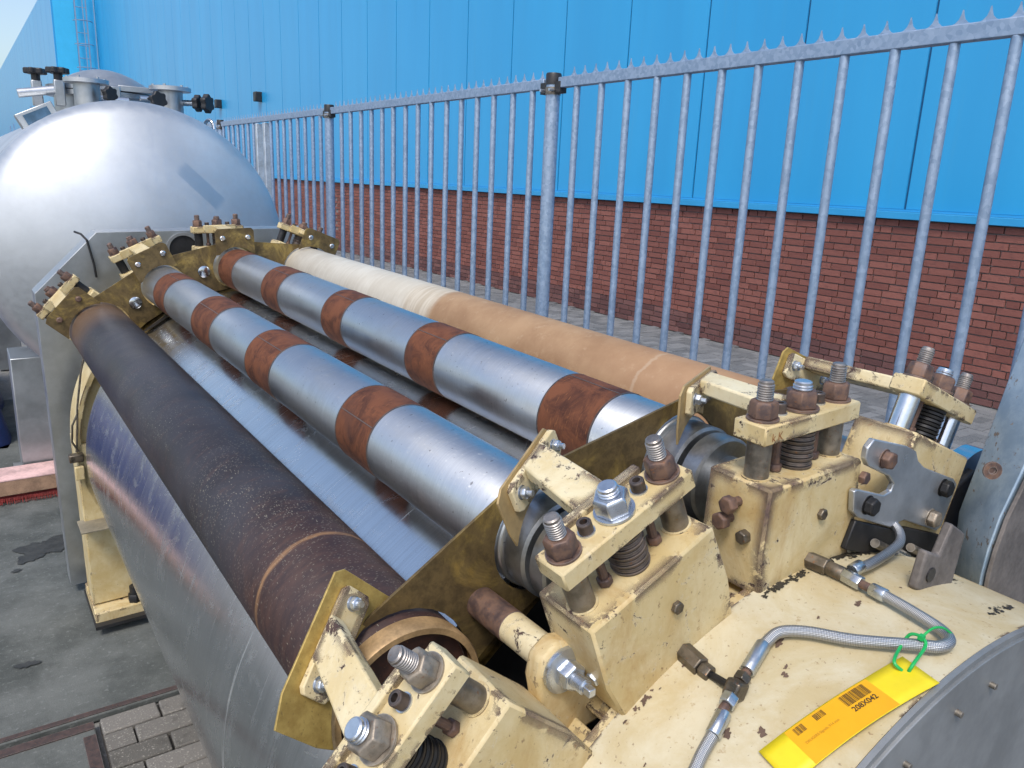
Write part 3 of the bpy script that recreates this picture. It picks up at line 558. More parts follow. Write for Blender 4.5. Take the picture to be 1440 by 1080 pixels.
def hexnut(P, u, ref, h, af, mat, parent, name='nut', hgt=.022, washer=True, wr=None):
    c = P; r = af / math.sqrt(3); ph = random.uniform(0, 1)
    o = MB().lathe([(0, r), (hgt * .82, r), (hgt, r * .86)], c + u * h, u, 6, True, ref, ph).build(name, mat, parent, .0012)
    if washer: MB().lathe([(0, (wr or r * 1.12)), (.0028, (wr or r * 1.12))], c + u * (h - .003), u, 28).build('washer', mat, parent)
    return o
def thread(P, u, h, r, mat, parent, name='stud', pitch=.0026):
    n = int(h / pitch); pr = [(0, r - .0009)]
    for k in range(n): pr += [(k * pitch + pitch * .25, r), (k * pitch + pitch * .55, r), (k * pitch + pitch * .85, r - .0011)]
    pr += [(h, r - .0012), (h + .0012, r - .0028)]
    return MB().lathe(pr, P, u, 22, True).build(name, mat, parent, 0, 28)
def socket(P, u, r, h, parent, seatmat=None):
    o = MB().lathe([(0, r), (h * .92, r), (h, r * .9), (h, r * .55), (h * .5, r * .52), (h * .5, .0004)], P, u, 24, True).build('socket_screw', SOCKET, parent, 0, 30)
    MB().lathe([(-.0005, r * 1.18), (.002, r * 1.18)], P, u, 24).build('washer', seatmat or ZINC, parent); return o

def station(i, far=False):
    th = TH[i]; sg = -1 if far else 1; Y0 = L if far else 0.; P, M, u, t = frame(th, Y0, sg); up = .036 if i == 4 else (.022 if i == 1 else 0.)
    cm = CREAM_FAR if far else CREAM
    top = .682 + up; lo = .545
    # housing block: slightly tapered body with chamfered lower corners
    prof = [(-.088, top), (.088, top), (.093, .60), (.086, lo), (-.086, lo), (-.093, .60)]
    blk = MB().prism([P(a, -.036, c) for a, c in prof], Vector((0, sg * .088, 0))).build('bearing_block', cm, mach, .003, 35, 1)
    if not far:
        Pb = P(.014, -.036, .628); hexnut(Pb, Vector((0, -1, 0)), t, 0, .013, FIT, blk, 'plug', .006, False)
        if i == 2: hexnut(P(-.090, -.012, .60), -t, u, 0, .014, ZINC, blk, 'side_bolt', .006, False)
        if i == 3:
            for k, (y, c) in enumerate(((.004, .655), (.012, .632), (-.012, .618))): hexnut(P(-.090, y, c), -t, u, .012 if k < 2 else 0, .019 - .004 * (k == 2), NUT if k < 2 else FIT, blk, 'side_bolt', .012, False)
            for y, c in ((.004, .655), (.012, .632)): MB().cyl(P(-.088, y, c), P(-.104, y, c), .006, 10).build('bolt_shank', NUT, blk)
    # top cap
    ct = .752 + up; chh = .023
    cap = MB().prism([P(a, -.0225, c) for a, c in ((-.09, ct - chh), (.09, ct - chh), (.09, ct), (-.09, ct))], Vector((0, sg * .045, 0))).build('cap', CREAM_CAP if not far else CREAM_FAR, mach, .002, 35, 1)
    for a in (-.0685, .0685):
        MB().lathe([(0, .0142), (ct - chh - top, .0142)], P(a, 0, top), u, 32).build('spacer_column', (CHROME if i == 4 and not far else (DARK if far else COLUMN)), blk)
        MB().lathe([(0, .0168), (.0015, .0168)], P(a, 0, top), u, 28).build('collar', cm, blk)
        hexnut(P(a, 0, ct), u, t, .003, .0285, NUT_LIGHT if (i == 1 and not far) else NUT, cap, 'nut', .020, True, .0185)
        thread(P(a, 0, ct + .02), u, .025 if not far else .020, .0093, STUD if not far else NUT, cap, 'stud', .0028)
    hexnut(P(0, 0, ct), u, t, .004, .0335, NUT_LIGHT if (i == 1 and not far) else (ZINC if i == 2 and not far else NUT), cap, 'jack_nut', .020, True, .0215)
    thread(P(0, 0, ct + .021), u, .0125, .0112, ZINC if not far else NUT, cap, 'jack_screw', .0033)
    for a in (-.0365, .0365): socket(P(a, .002, ct), u, .0078, .014, cap)
    # disc spring stack and two stop screws between block and cap
    hs = ct - chh - top; pr = []; n = 9
    for k in range(n): pr += [(hs * (k + .08) / n, .0205), (hs * (k + .72) / n, .0215 - .0015 * (k % 2)), (hs * (k + .86) / n, .0165)]
    MB().lathe(pr, P(0, 0, top), u, 36).build('spring_stack', DARK if (i in (1, 4) and not far) else SPRING, blk, 0, 25)
    for a in (-.036, .036):
        MB().cyl(P(a, .0, top + .006), P(a, .0, ct - chh), .0052, 10).build('stop_screw', NUT, blk); hexnut(P(a, 0, top), u, t, .001, .015, NUT, blk, 'lock_nut', .009, False)
    # arm from the cap to the shield bracket
    ca = CREAM_ARM if not far else CREAM_FAR; dn = -.006
    back = MB().prism([P(a, .0226, c) for a, c in ((-.055, ct - .022), (.06, ct - .022), (.06, ct + .006), (-.055, ct + .006))], Vector((0, sg * .011, 0))).build('back_strip', ca, cap, .002)
    yaw = 0. if (far or i == 4) else R_(25); dy = Vector((0, sg, 0)); e = t * math.cos(yaw) + dy * math.sin(yaw); nrm = -t * math.sin(yaw) + dy * math.cos(yaw)   # nrm towards the drum
    Yb = (.20 if i == 4 else .165) if not far else .215
    C0 = P((-.012 if i == 4 else .012) if not far else 0, Yb, ct - .016 + dn)
    arm = MB(); q0 = [P(a, .030, c) for a, c in ((-.024, ct - .016), (.024, ct - .016), (.024, ct + .004), (-.024, ct + .004))]
    cc = C0 - u * (C0.dot(u)); q1 = [C0 + e * (a - .0) + u * (c - (ct - .016 + dn)) - nrm * .007 for a, c in ((-.024, ct - .020), (.024, ct - .020), (.024, ct + .000), (-.024, ct + .000))]
    arm.add(q0 + q1, [(0, 1, 2, 3), (4, 7, 6, 5), (0, 4, 5, 1), (1, 5, 6, 2), (2, 6, 7, 3), (3, 7, 4, 0)]).build('arm', ca, cap, .003)
    br_ = MB().prism([C0 + e * a + u * c - nrm * .008 for a, c in ((-.058, -.017), (-.05, -.022), (.05, -.022), (.058, -.017), (.058, .012), (.052, .017), (-.052, .017), (-.058, .012))], nrm * .008).build('bracket', ca, cap, .0015)
    for a in (-.043, .043):
        hexnut(C0 + e * a - nrm * .008, -nrm, t, .001, .013, ZINC, cap, 'bracket_nut', .008, True, .0085); MB().cyl(C0 + e * a - nrm * .01, C0 + e * a - nrm * .023, .0036, 10).build('bracket_bolt', ZINC, cap)
        if far: MB().lathe([(0, .0095), (.004, .0088), (.006, .006)], C0 + e * a + nrm * .0032, nrm, 20).build('button_head', NUT if i == 1 else CHROME, cap)
    # shield plate with a concave cut that clears the roll
    cu = C0.dot(u); rr = RR[i] + .007; za = AX[i] - cu; s0 = -(C0.dot(t)) / math.cos(yaw); hw = .072 if not far else .066
    topc = .022 if i in (2, 3, 4) and not far else .032; low = za + rr * .62
    pts = [(-hw, topc - .01), (-hw + .01, topc), (hw - .01, topc), (hw, topc - .01), (hw, low)]
    kx = rr * .80 / max(.3, math.cos(yaw)) * .98
    arc = []
    for k in range(13):
        a = R_(45) + R_(92) * k / 12; arc.append((s0 + rr * math.cos(a) / math.cos(yaw), za + rr * math.sin(a)))
    x1 = arc[0][0]
    if i in (2, 3) and not far: arc = [q for q in arc if q[0] < .050]; hx = .056
    else: hx = max(hw, x1 + .004)
    pts = [(-max(hw, -arc[-1][0] + .004) , topc - .01), (-hw + .008, topc), (hx - .008, topc), (hx, topc - .01), (hx, arc[0][1] - .002)] + arc + [(-max(hw, -arc[-1][0] + .004), arc[-1][1] + (.022 if not far else -.002))]
    MB().prism([C0 + e * a + u * c for a, c in pts], nrm * .003).build('shield_plate', (BRASS_D if far else (BRASS if i in (1, 4) else BRASS_T)), cap, .0006)
    return blk, cap
for i in (1, 2, 3, 4):
    station(i); station(i, True)

# lower wiper plates between the rolls, at both ends
def wiper(i, j, Y, sg, mat, outer, name='wiper_plate'):
    A = []
    def arc(k, s_):
        c = axis_pt(k, Y); u, t = uv_(TH[k]); r = RR[k] + .005; out = []
        for q in range(15):
            a = R_(86) - R_(166) * q / 14; out.append(c + (t * s_ * math.cos(a) + u * math.sin(a)) * r)
        return out
    a1 = arc(i, 1); a2 = arc(j, -1); u1, t1 = uv_(TH[i]); u2, t2 = uv_(TH[j])
    mid = (TH[i] + TH[j]) / 2; um, tm = uv_(mid)
    o1 = max(outer, AX[i] + RR[i] + .012); o2 = max(outer, AX[j] + RR[j] + .012)
    top = [a1[0], u1 * o1 + t1 * .008 + Vector((0, Y, 0)), u2 * o2 - t2 * .008 + Vector((0, Y, 0)), a2[0]]
    inner = [u2 * .552 + Vector((0, Y, 0)), um * .551 + Vector((0, Y, 0)), u1 * .552 + Vector((0, Y, 0))]
    pts = top + a2[1:] + inner + list(reversed(a1[1:]))
    return MB().prism(pts, Vector((0, sg * .004, 0))).build(name, mat, mach, .0006)
for (i, j) in ((1, 2), (2, 3), (3, 4)):
    wiper(i, j, .178, 1, BRASS_D, .716); w2 = wiper(i, j, 2.308, -1, BRASS_D, .716)
    um, tm = uv_((TH[i] + TH[j]) / 2 + 1.5)
    if j < 4:
        c = um * .625 + Vector((0, 2.304, 0)); MB().lathe([(0, .021), (.006, .020), (.008, .016)], c, (0, -1, 0), 28).build('rod_head', CHROME, w2)
u, t = uv_(-30.5); c = u * .50 + Vector((0, 2.232, 0)); lowp = MB().prism([u * .548 + t * -.09 + Vector((0, 2.24, 0)), u * .555 + t * .09 + Vector((0, 2.24, 0)), u * .555 + t * .05 + Vector((0, 2.20, 0)) , u * .553 + t * -.05 + Vector((0, 2.20, 0))], (0, .002, 0)).build('end_wiper', DARK, mach)
# tie rod between rolls 1 and 2, with lug and nut
p0, p1 = Vector((-.343, .180, .505)), Vector((-.343, .045, .510)); ax = (p1 - p0).normalized()
rod = MB().cyl(p0, p1, .019, 28).build('tie_rod', CREAM_ARM, mach); MB().lathe([(0, .0195), (.07, .0195)], p0, ax, 28).build('rod_sleeve', NUT, rod)
lug = MB().prism([p1 + Vector(q) for q in ((-.012, 0, -.10), (.062, 0, -.088), (.036, 0, .010), (.022, 0, .026), (-.008, 0, .032), (-.028, 0, .018), (-.032, 0, -.008))], Vector((0, -.026, 0))).build('lug', CREAM, mach, .005)
MB().lathe([(0, .026), (.005, .026), (.007, .022)], p1 - Vector((0, .026, 0)), (0, -1, 0), 32).build('washer', ZINC, lug); hexnut(p1 - Vector((0, .032, 0)), Vector((0, -1, 0)), (1, 0, 0), 0, .028, ZINC, lug, 'nut', .016, False); thread(p1 - Vector((0, .045, 0)), Vector((0, -1, 0)), .018, .0085, ZINC, lug, 'rod_end', .002); MB().box(p1 - Vector((0, .068, 0)), (.009, .012, .009)).build('rod_tip', ZINC, lug, .001)
# near end frame: curved rim, web and face
def arcband(y0, y1, ro, ri, a0, a1, n=90):
    m = MB()
    for k in range(n + 1):
        a = R_(a0 + (a1 - a0) * k / n); s_, c_ = math.sin(a), math.cos(a)
        m.v += [Vector((s_ * ro, y0, c_ * ro)), Vector((s_ * ro, y1, c_ * ro)), Vector((s_ * ri, y1, c_ * ri)), Vector((s_ * ri, y0, c_ * ri))]
    for k in range(n):
        b = k * 4
        for q in range(4): m.f.append((b + q, b + (q + 1) % 4, b + 4 + (q + 1) % 4, b + 4 + q))
    m.f += [(0, 1, 2, 3), (n * 4, n * 4 + 3, n * 4 + 2, n * 4 + 1)]; return m
rim = arcband(-.235, -.028, .56, .545, -118, 118, 120).build('end_rim', CREAM_RIM, mach, 0, 40)
arcband(-.03, -.015, .556, .44, -118, 118, 100).build('rim_web', CREAM, rim)
arcband(-.245, -.2365, .5545, .02, -118, 118, 100).build('end_face', STAIN_D, mach, .001)
arcband(-.2415, -.236, .5612, .553, -118, 118, 100).build('face_edge', STAIN_D, rim)
for (x, z) in ((.009, .519), (-.059, .514), (-.147, .495), (-.24, .46), (.1, .51)): MB().cyl((x, -.245, z), (x, -.251, z), .0034, 12).build('face_bolt', COLUMN, rim)
# cream flat brackets that carry the blocks behind the rim, leaving the dark recess between them
for i in (1, 2, 3, 4):
    P, M, u, t = frame(TH[i], 0, 1); MB().prism([P(a, -.027, c) for a, c in ((-.10, .535), (.10, .535), (.075, .46), (-.075, .46))], (0, .09, 0)).build('saddle', CREAM, rim, .004)
P, M, u, t = frame(-35.2, 0, 1)
for k, c in enumerate((.53, .49, .45, .41)): MB().prism([P(a, .03 + k * .045, cc) for a, cc in ((-.16, c), (.16, c), (.16, c - .014), (-.16, c - .014))], (0, .028, 0)).build('inner_slat', plain('slat_steel', (.05, .055, .065), .45, .6), rim)
# far end frame: octagonal sheet with folded flange, rim, leg
ZG = -.652
O8 = [(-.61, ZG), (-.607, .505), (-.392, .716), (.392, .722), (.61, .51), (.61, ZG), (.50, ZG), (.47, .1), (-.47, .1), (-.50, ZG)]
oc = MB().prism([(x, 2.69, z) for x, z in O8], (0, .008, 0)).build('end_plate', STAIN, mach, .001)
for a, b in ((0, 1), (1, 2), (2, 3), (3, 4), (4, 5)):
    A, B = Vector((O8[a][0], 0, O8[a][1])), Vector((O8[b][0], 0, O8[b][1])); d = (B - A).normalized(); nn = Vector((d.z, 0, -d.x)); mid = (A + B) / 2
    if a == 0: mid = mid + Vector((0, 0, .0))
    MB().add([(A.x, 2.6985, A.z), (B.x, 2.6985, B.z), (B.x, 2.80, B.z), (A.x, 2.80, A.z), *[tuple(Vector((q.x, y, q.z)) + nn * .004) for q, y in ((A, 2.6985), (B, 2.6985), (B, 2.80), (A, 2.80))]], [(0, 1, 2, 3), (7, 6, 5, 4), (0, 4, 5, 1), (2, 6, 7, 3), (1, 5, 6, 2), (0, 3, 7, 4)]).build('flange', STAIN, oc)
MB().tube([(-.425, 2.684, .69), (-.42, 2.68, .66), (-.41, 2.68, .60), (-.407, 2.684, .555)], .004, 8).build('black_strap', BLACK, oc); MB().tube([(-.425, 2.684, .69), (-.44, 2.70, .71), (-.455, 2.74, .715)], .004, 8).build('black_strap', BLACK, oc)
u, t = uv_(-8.5); c = u * .655; MB().lathe([(0, .062), (.006, .062), (.006, .052), (.001, .052)], Vector((c.x, 2.69, c.z)), (0, -1, 0), 48).build('hole_ring', STAIN_D, oc); MB().lathe([(0, .052), (.0015, .052)], Vector((c.x, 2.69, c.z)), (0, -1, 0), 48).build('hole', DARK, oc)
fr_ = arcband(2.40, 2.56, .56, .545, -118, 118, 100).build('far_rim', CREAM_FAR, mach, 0, 40); arcband(2.43, 2.445, .555, .44, -118, 118, 90).build('rim_web', CREAM_FAR, fr_)
for s_ in (-1, 1):
    lg = MB().prism([(s_ * x, 2.40, z) for x, z in ((.562, .02), (.565, -.60), (.40, -.60), (.46, .02))], (0, .16, 0)).build('leg', CREAM_FAR, mach, .004)
    MB().box((s_ * .475, 2.47, -.63), (.19, .26, .05)).build('foot', CREAM, lg, .005); MB().box((s_ * .475, 2.46, -.648), (.20, .30, .012)).build('foot_pad', BLACK, lg)
    MB().cyl((s_ * .43, 2.37, -.61), (s_ * .43, 2.37, -.545), .018, 14).build('anchor_bolt', DARK, lg); hexnut(Vector((s_ * .43, 2.37, -.605)), Vector((0, 0, 1)), (1, 0, 0), 0, .046, DARK, lg, 'nut', .03, False)
    MB().box((s_ * .535, 2.36, -.268), (.10, .11, .006)).build('tab_plate', plain('dull_tab', (.27, .24, .18), .6, .3), lg, .001)
for k, pts in enumerate(([(-.50, 2.39, .36), (-.522, 2.385, .28), (-.545, 2.38, .16), (-.553, 2.385, .07), (-.562, 2.39, .0)], [(-.545, 2.385, .14), (-.566, 2.38, .1), (-.572, 2.385, .04), (-.555, 2.39, .0)])): MB().tube(pts, .0035, 7).build('grease_pipe', FIT, fr_)
MB().box((-.565, 2.39, -.02), (.045, .03, .028)).build('pipe_clip', FIT, fr_, .004); MB().box((-.56, 2.385, -.075), (.03, .02, .05)).build('pipe_clip', CREAM_FAR, fr_, .004)
# near legs (below the frame)
for s_ in (-1, 1):
    lg = MB().prism([(s_ * x, -.19, z) for x, z in ((.562, .02), (.565, -.60), (.40, -.60), (.46, .02))], (0, .16, 0)).build('leg', CREAM_FAR, mach, .004); MB().box((s_ * .475, -.11, -.625), (.19, .22, .054)).build('foot', CREAM, lg, .005)

# grease fittings and braided hoses on the rim
def onrim(th, y, h=0.): a = R_(th); return Vector((math.sin(a) * (.56 + h), y, math.cos(a) * (.56 + h)))
def smooth(P, n=10):
    P = [Vector(p) for p in P]; out = []
    for k in range(len(P) - 1):
        a, b, c, d = P[max(k - 1, 0)], P[k], P[k + 1], P[min(k + 2, len(P) - 1)]
        for q in range(n):
            s_ = q / n; out.append(.5 * ((2 * b) + (c - a) * s_ + (2 * a - 5 * b + 4 * c - d) * s_ ** 2 + (3 * b - a - 3 * c + d) * s_ ** 3))
    return out + [P[-1]]
def fitting(a, b, r, mat, parent, n=6, name='fitting'): a, b = Vector(a), Vector(b); return MB().lathe([(0, r * .9), (.0012, r), ((b - a).length - .0012, r), ((b - a).length, r * .9)], a, b - a, n).build(name, mat, parent, .0005)
hA = smooth([(-.0105, -.118, .570), (-.013, -.139, .571), (-.018, -.173, .571), (-.024, -.202, .570), (-.036, -.2165, .5695), (-.053, -.2145, .568), (-.067, -.201, .567), (-.105, -.156, .5605), (-.127, -.118, .556), (-.146, -.099, .552), (-.165, -.097, .546), (-.187, -.101, .538)])
hose = MB().tube(hA, .0061, 14, True).build('braided_hose', BRAID, mach, 0, 60)
hB = smooth([(-.275, -.126, .499), (-.292, -.130, .490), (-.315, -.137, .476), (-.35, -.142, .452), (-.40, -.145, .412)])
hose2 = MB().tube(hB, .0061, 14, True).build('braided_hose', BRAID, mach, 0, 60)
def seg(P): return [Vector(q) for q in P]
f1, f2 = Vector((-.187, -.101, .538)), Vector((-.206, -.106, .531)); fitting(f1 + (f1 - f2) * .9, f2, .0078, FERR, hose, 20, 'ferrule'); fitting(f2, f2 + (f2 - f1) * .35, .005, NUT, hose, 12); T = Vector((-.229, -.112, .523)); d = (f2 - f1).normalized()
fitting(f2 + d * .006, T - d * .009, .0088, FIT, hose, 6, 'union_nut'); MB().box(T, (.019, .017, .019), Matrix.Rotation(R_(24), 3, 'Y')).build('tee', FIT, hose, .003); fitting(T + d * .009, T + d * .021, .0088, FERR, hose, 6, 'union_nut'); fitting(T + d * .021, T + d * .03, .005, NUT, hose, 12)
fitting(Vector((-.275, -.126, .499)), Vector((-.252, -.119, .511)), .0078, FERR, hose2, 20, 'ferrule')
E2 = Vector((-.2225, -.036, .5165)); uE, tE = uv_(TH[2]); e0 = uE * .563 + Vector((0, -.034, 0)) + tE * .008
fitting(e0, e0 + Vector((-.003, -.03, -.002)), .0115, FIT, hose, 6, 'elbow'); fitting(e0 + Vector((-.003, -.03, -.002)), e0 + Vector((-.003, -.043, -.003)), .009, FIT, hose, 6, 'union_nut'); MB().tube([e0 + Vector((-.003, -.04, -.003)), T], .0042, 10).build('pipe', DARK, hose)
g0 = Vector((-.012, -.034, .570)); fitting(g0, g0 + Vector((.003, -.026, 0)), .0105, FIT, hose, 6, 'elbow'); fitting(g0 + Vector((.003, -.026, 0)), g0 + Vector((.004, -.046, 0)), .0085, FIT, hose, 20, 'union_nut'); fitting(g0 + Vector((.004, -.046, 0)), g0 + Vector((.002, -.07, 0)), .0088, FERR, hose, 6, 'union_nut'); fitting(g0 + Vector((.002, -.068, 0)), g0 + Vector((.0015, -.084, 0)), .0052, NUT, hose, 12); fitting((-.0105, -.116, .570), (-.0125, -.135, .571), .0078, FERR, hose, 20, 'ferrule')
hC = smooth([(.006, -.083, .573), (.035, -.084, .572), (.075, -.078, .568), (.110, -.072, .566), (.138, -.066, .567), (.156, -.054, .572), (.164, -.034, .580)])
hose3 = MB().tube(hC, .0061, 14, True).build('braided_hose', BRAID, mach, 0, 60); fitting((.003, -.083, .573), (.022, -.0825, .574), .0078, FERR, hose3, 16, 'ferrule')

OILY = plain('oily_grime', (.03, .026, .02), .55, 0, .4, 60, .3)
def grime(th0, y0, ru, rv, n, sd):
    rg = random.Random(sd); m = MB()
    for q in range(n):
        cx, cy = max(-1, min(1, rg.gauss(0, .5))) * ru, max(-1, min(1, rg.gauss(0, .5))) * rv; sz = .0008 + .0032 * rg.random() ** 2; P = []; p1, p2 = rg.random() * 6, rg.random() * 6
        for k in range(18):
            a = 2 * math.pi * k / 18; r = sz * (1 + .35 * math.sin(2 * a + p1) + .25 * math.sin(5 * a + p2) + rg.uniform(-.2, .2)); P.append(onrim(th0 + math.degrees((cx + 1.5 * r * math.cos(a)) / .56), y0 + cy + r * math.sin(a), .0006 + q * .00001))
        m.add(P, [tuple(range(18))])
    m.build('grime_flecks', OILY, rim)['kind'] = 'stuff'
grime(-6, -.0415, .05, .004, 40, 1); grime(6, -.043, .05, .006, 50, 2); grime(15, -.12, .04, .02, 26, 4); grime(12.5, -.20, .035, .007, 30, 5)
OILY = plain('chip_brown', (.11, .07, .05), .8, 0, .3, 60, .3); grime(-12, -.11, .16, .06, 10, 6); grime(-35, -.12, .14, .07, 9, 7); grime(-29, -.043, .06, .005, 14, 3)
P3, M3, u3, t3 = frame(TH[3], 0, 1)
_cu = bpy.data.curves.new('lettering', 'FONT'); _cu.body = 'k K'; _cu.size = .014; _o = bpy.data.objects.new('lettering', _cu); COL.objects.link(_o); bpy.context.view_layer.update()
_me = bpy.data.meshes.new_from_object(_o.evaluated_get(bpy.context.evaluated_depsgraph_get())); bpy.data.objects.remove(_o)
for _v in _me.vertices: _v.co = P3(-.079 + _v.co.x, -.0229, .7335 + _v.co.y)
_me.materials.clear(); _me.materials.append(plain('rust_lettering', (.26, .10, .03), .8, 0, .4, 90, 0)); _o = bpy.data.objects.new('lettering', _me); COL.objects.link(_o); _o.parent = mach
# adjuster plate of the outer bearing block, guide wheel and the blue-grey column
P4, M4, u4, t4 = frame(TH[4], 0, 1)
ol = [(-0.212, 0.673), (-0.205, 0.686), (-0.121, 0.695), (-0.093, 0.694), (-0.078, 0.684), (-0.054, 0.679), (0.043, 0.681), (0.059, 0.676), (0.062, 0.612), (0.053, 0.604), (-0.054, 0.604), (-0.073, 0.596), (-0.083, 0.589), (-0.173, 0.589), (-0.189, 0.594), (-0.205, 0.618), (-0.2, 0.622), (-0.131, 0.626), (-0.117, 0.634), (-0.117, 0.644), (-0.136, 0.651), (-0.195, 0.653), (-0.208, 0.66)]
ap = MB().prism([P4(a, -.046, c) for a, c in ol], (0, .008, 0)).build('adjuster_plate', PLATE_S, mach, .0015)
for k, (a, c) in enumerate(((-.165, .669), (-.162, .608), (.019, .664), (.017, .619))):
    Pq = P4(a, -.046, c); hexnut(Pq, Vector((0, -1, 0)), t4, .001, .021, (NUT, DARK, DARK, NUT_LIGHT)[k], ap, 'plate_bolt', .011, True, .0128)
    if k < 2: MB().prism([P4(a + q, -.0472, c + z) for q, z in ((.008, -.006), (.026, -.0075), (.026, .0045), (.008, .006))], (0, .002, 0)).build('slot', DARK, ap)
hexnut(P4(-.19, -.04, .638), Vector((0, -1, 0)), t4, 0, .015, NUT, ap, 'small_bolt', .008, False)
MB().prism([(x, -.030, z) for x, z in ((.325, .575), (.405, .60), (.419, .443), (.335, .445), (.312, .515))], (0, .03, 0)).build('black_pad', BLACK, ap, .003)
MB().lathe([(0, .046), (.003, .089), (.03, .089), (.033, .046)], (.425, -.024, .535), (0, 1, 0), 56).build('guide_wheel', CHROME, ap); MB().cyl(P4(.0, -.01, .712), P4(.05, -.01, .712), .011, 16).build('guide_pin', NUT, ap)
MB().prism([P4(a, -.044, c) for a, c in ((-.17, .546), (.07, .546), (.075, .60), (-.03, .596), (-.06, .588), (-.17, .585))], (0, .008, 0)).build('gap_shade_plate', DARK, ap, .002)  # solid dark plate; its colour stands in for the shaded gap above the rim
for k, (a, c) in enumerate(((-.12, .565), (-.06, .562), (-.02, .572))): MB().cyl(P4(a, -.052, c), P4(a + .05, -.048, c - .004), .006, 12).build('lower_pin', FERR if k == 1 else COLUMN, ap)
Lf = [(.432, .861), (.404, .784), (.355, .639), (.325, .559), (.341, .462), (.36, .402)]; Fr = [(.355, .785), (.293, .66), (.253, .599), (.239, .556), (.235, .524), (.24, .471)]
Lf = [(.52, 1.10)] + Lf + [(.40, .20)]; Fr = [(.50, 1.06)] + Fr + [(.30, .22)]
cm_ = MB(); n = len(Lf)
for (a, b) in zip(Lf, Fr): cm_.v += [Vector((a[0], -.05, a[1])), Vector((b[0], -.13, b[1])), Vector((b[0] + .42, -.13, b[1])), Vector((a[0] + .40, -.05, a[1]))]
for k in range(n - 1):
    for q in range(4): cm_.f.append((k * 4 + q, k * 4 + (q + 1) % 4, k * 4 + 4 + (q + 1) % 4, k * 4 + 4 + q))
cm_.f += [(0, 1, 2, 3), ((n - 1) * 4 + 3, (n - 1) * 4 + 2, (n - 1) * 4 + 1, (n - 1) * 4)]
col = cm_.build('side_housing', BG, mach, .003, 50)
fc = MB()
for k, b in enumerate(Fr): fc.v += [Vector((b[0] + .006, -.1325, b[1])), Vector((b[0] + .40, -.1325, b[1])), Vector((b[0] + .40, -.138, b[1])), Vector((b[0] + .006, -.138, b[1]))]
for k in range(n - 1):
    for q in range(4): fc.f.append((k * 4 + q, k * 4 + (q + 1) % 4, k * 4 + 4 + (q + 1) % 4, k * 4 + 4 + q))
fc.build('housing_cover', BROWNG, col, .001)
bk = MB().prism([(x, -.138, z) for x, z in ((.123, .613), (.164, .591), (.25, .49), (.16, .505), (.055, .562), (.064, .606), (.097, .589))][:0] or [(.112, -.136, .628), (.150, -.136, .606), (.138, -.136, .505), (.052, -.136, .560), (.062, -.136, .606), (.094, -.136, .592)], (0, .012, 0)).build('bracket_plate', BROWNG, mach, .003)
MB().cyl((.078, -.138, .572), (.078, -.134, .572), .009, 16).build('bolt_hole', BLACK, bk)
pl = MB().lathe([(0, .012), (.003, .012), (.003, .005), (.0005, .005)], (.262, -.105, .655), (-.6, -.75, .1), 20).build('boss', NUT, col)

# ------------------------------------------------------------------ yellow tag and green tie
TA = (math.degrees(math.atan2(-.258, .502)), -.166); TB_ = (math.degrees(math.atan2(-.087, .558)), -.1985)
LT, WT = .183, .0415
def tagpt(s_, w_, h=0.):
    ru, rv = (TB_[0] - TA[0]) * math.pi / 180 * .566, TB_[1] - TA[1]; l = math.hypot(ru, rv); du, dv = ru / l, rv / l
    U = TA[0] * math.pi / 180 * .566 + du * s_ + dv * w_ * 1.0 ; V = TA[1] + dv * s_ - du * w_
    lift = .0035 + .003 * max(0, (s_ / LT - .72)) * 3 * (1 - w_ / WT * .4) + .003 * math.sin(s_ / LT * 3.1) * (w_ / WT)
    a = U / .566; r = .5605 + lift + h; return Vector((math.sin(a) * r, V, math.cos(a) * r))
def sheet(s0, s1, w0, w1, h, n=24, m=4):
    b = MB()
    for i in range(n + 1):
        for j in range(m + 1): b.v.append(tagpt(s0 + (s1 - s0) * i / n, w0 + (w1 - w0) * j / m, h))
    for i in range(n):
        for j in range(m): a = i * (m + 1) + j; b.f.append((a, a + 1, a + m + 2, a + m + 1))
    return b
MI = Matrix(_T)
tg = empty('yellow_tag'); tg.matrix_world = MI; tag(tg, 'yellow plastic tag with orange barcode sticker lying on the cream rim', 'tag')
tcard = sheet(0, LT, 0, WT, 0).build('card', YEL, tg, 0, 60); sm = tcard.modifiers.new('solid', 'SOLIDIFY'); sm.thickness = .0008; sm.offset = 1
stk = sheet(.030, .132, .0012, WT - .0004, .0011, 20).build('sticker', ORA, tg, 0, 60)
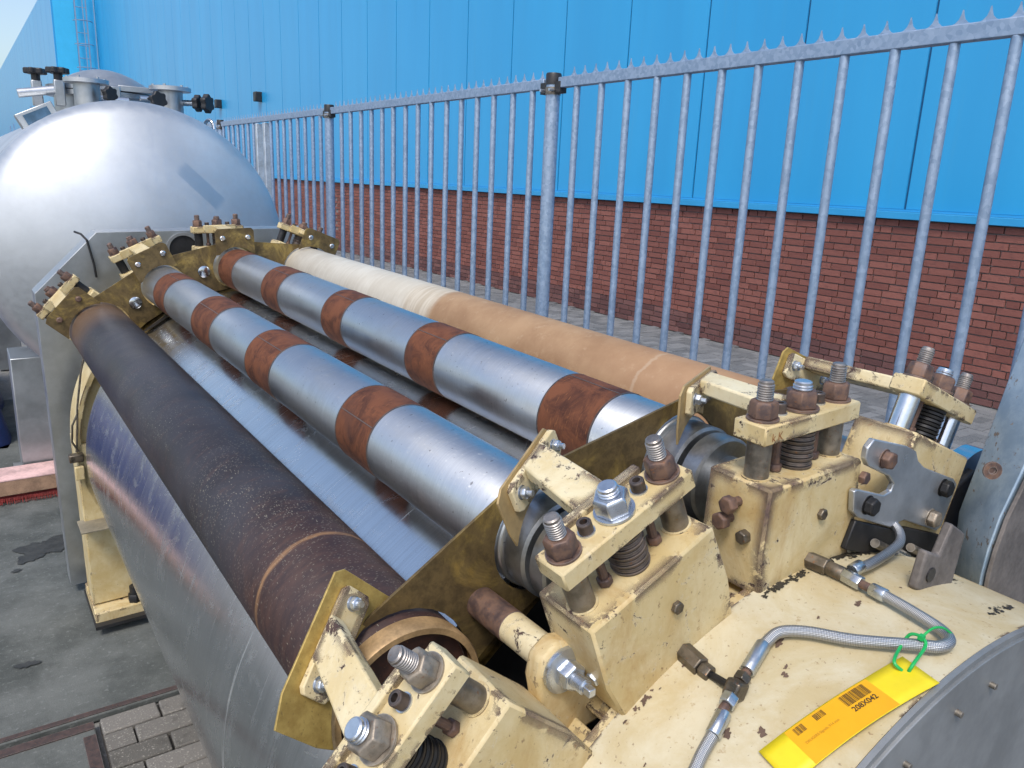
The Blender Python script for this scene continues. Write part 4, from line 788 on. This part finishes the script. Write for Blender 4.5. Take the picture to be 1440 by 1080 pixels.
def bars(s0, s1, w0, w1, n, mat, name):
    b = MB(); x = s0; rng = random.Random(n)
    while x < s1:
        wd = rng.choice((.00035, .0006, .00095)); q = sheet(x, min(x + wd, s1), w0, w1, .0014, 1, 2); b.add(q.v, q.f); x += wd + rng.choice((.0004, .0005, .0008))
    return b.build(name, mat, tg)
bars(.094, .124, .0035, .0165, 3, INK, 'barcode'); bars(.0615, .0735, .0035, .0105, 5, INK, 'barcode'); bars(.0375, .0485, .0035, .0115, 8, INK, 'barcode')
def text(body, s0, w0, size, mat, name):
    cu = bpy.data.curves.new(name, 'FONT'); cu.body = body; cu.size = size; cu.offset = size * .022; o = bpy.data.objects.new(name, cu); COL.objects.link(o); bpy.context.view_layer.update()
    me = bpy.data.meshes.new_from_object(o.evaluated_get(bpy.context.evaluated_depsgraph_get())); bpy.data.objects.remove(o)
    for v in me.vertices: v.co = tagpt(s0 + v.co.x, w0 - v.co.y, .0015)
    me.materials.clear(); me.materials.append(mat); o = bpy.data.objects.new(name, me); COL.objects.link(o); o.parent = tg; return o
text('208X042', .0945, .0245, .0080, INK, 'lettering'); text('DRUGERS Signals, 914 mm', .0375, .0225, .0036, INK_F, 'lettering')
hp = tagpt(.172, .016, .001); hq = Vector((-.070, -.199, .567))
tie = MB(); loop = smooth([hp + Vector((0, 0, -.003)), hp + Vector((.003, -.002, .007)), hq + Vector((.001, -.010, .004)), hq + Vector((.004, -.004, .0095)), hq + Vector((.003, .006, .008)), hq + Vector((-.003, .009, 0)), hp + Vector((-.006, .012, .006)), hp + Vector((-.004, .004, -.001))], 8); tie.tube(loop, .0017, 8)
tie.tube(smooth([hq + Vector((.003, -.004, .010)), hq + Vector((.018, -.006, .016)), hq + Vector((.032, -.010, .014)), hq + Vector((.042, -.016, .006))], 8), .0013, 8); tie.box(hq + Vector((.003, -.004, .010)), (.006, .005, .005))
tieo = tie.build('cable_tie', GREEN); tieo.matrix_world = MI; tag(tieo, 'green cable tie looped round the braided hose and the yellow tag', 'cable tie')
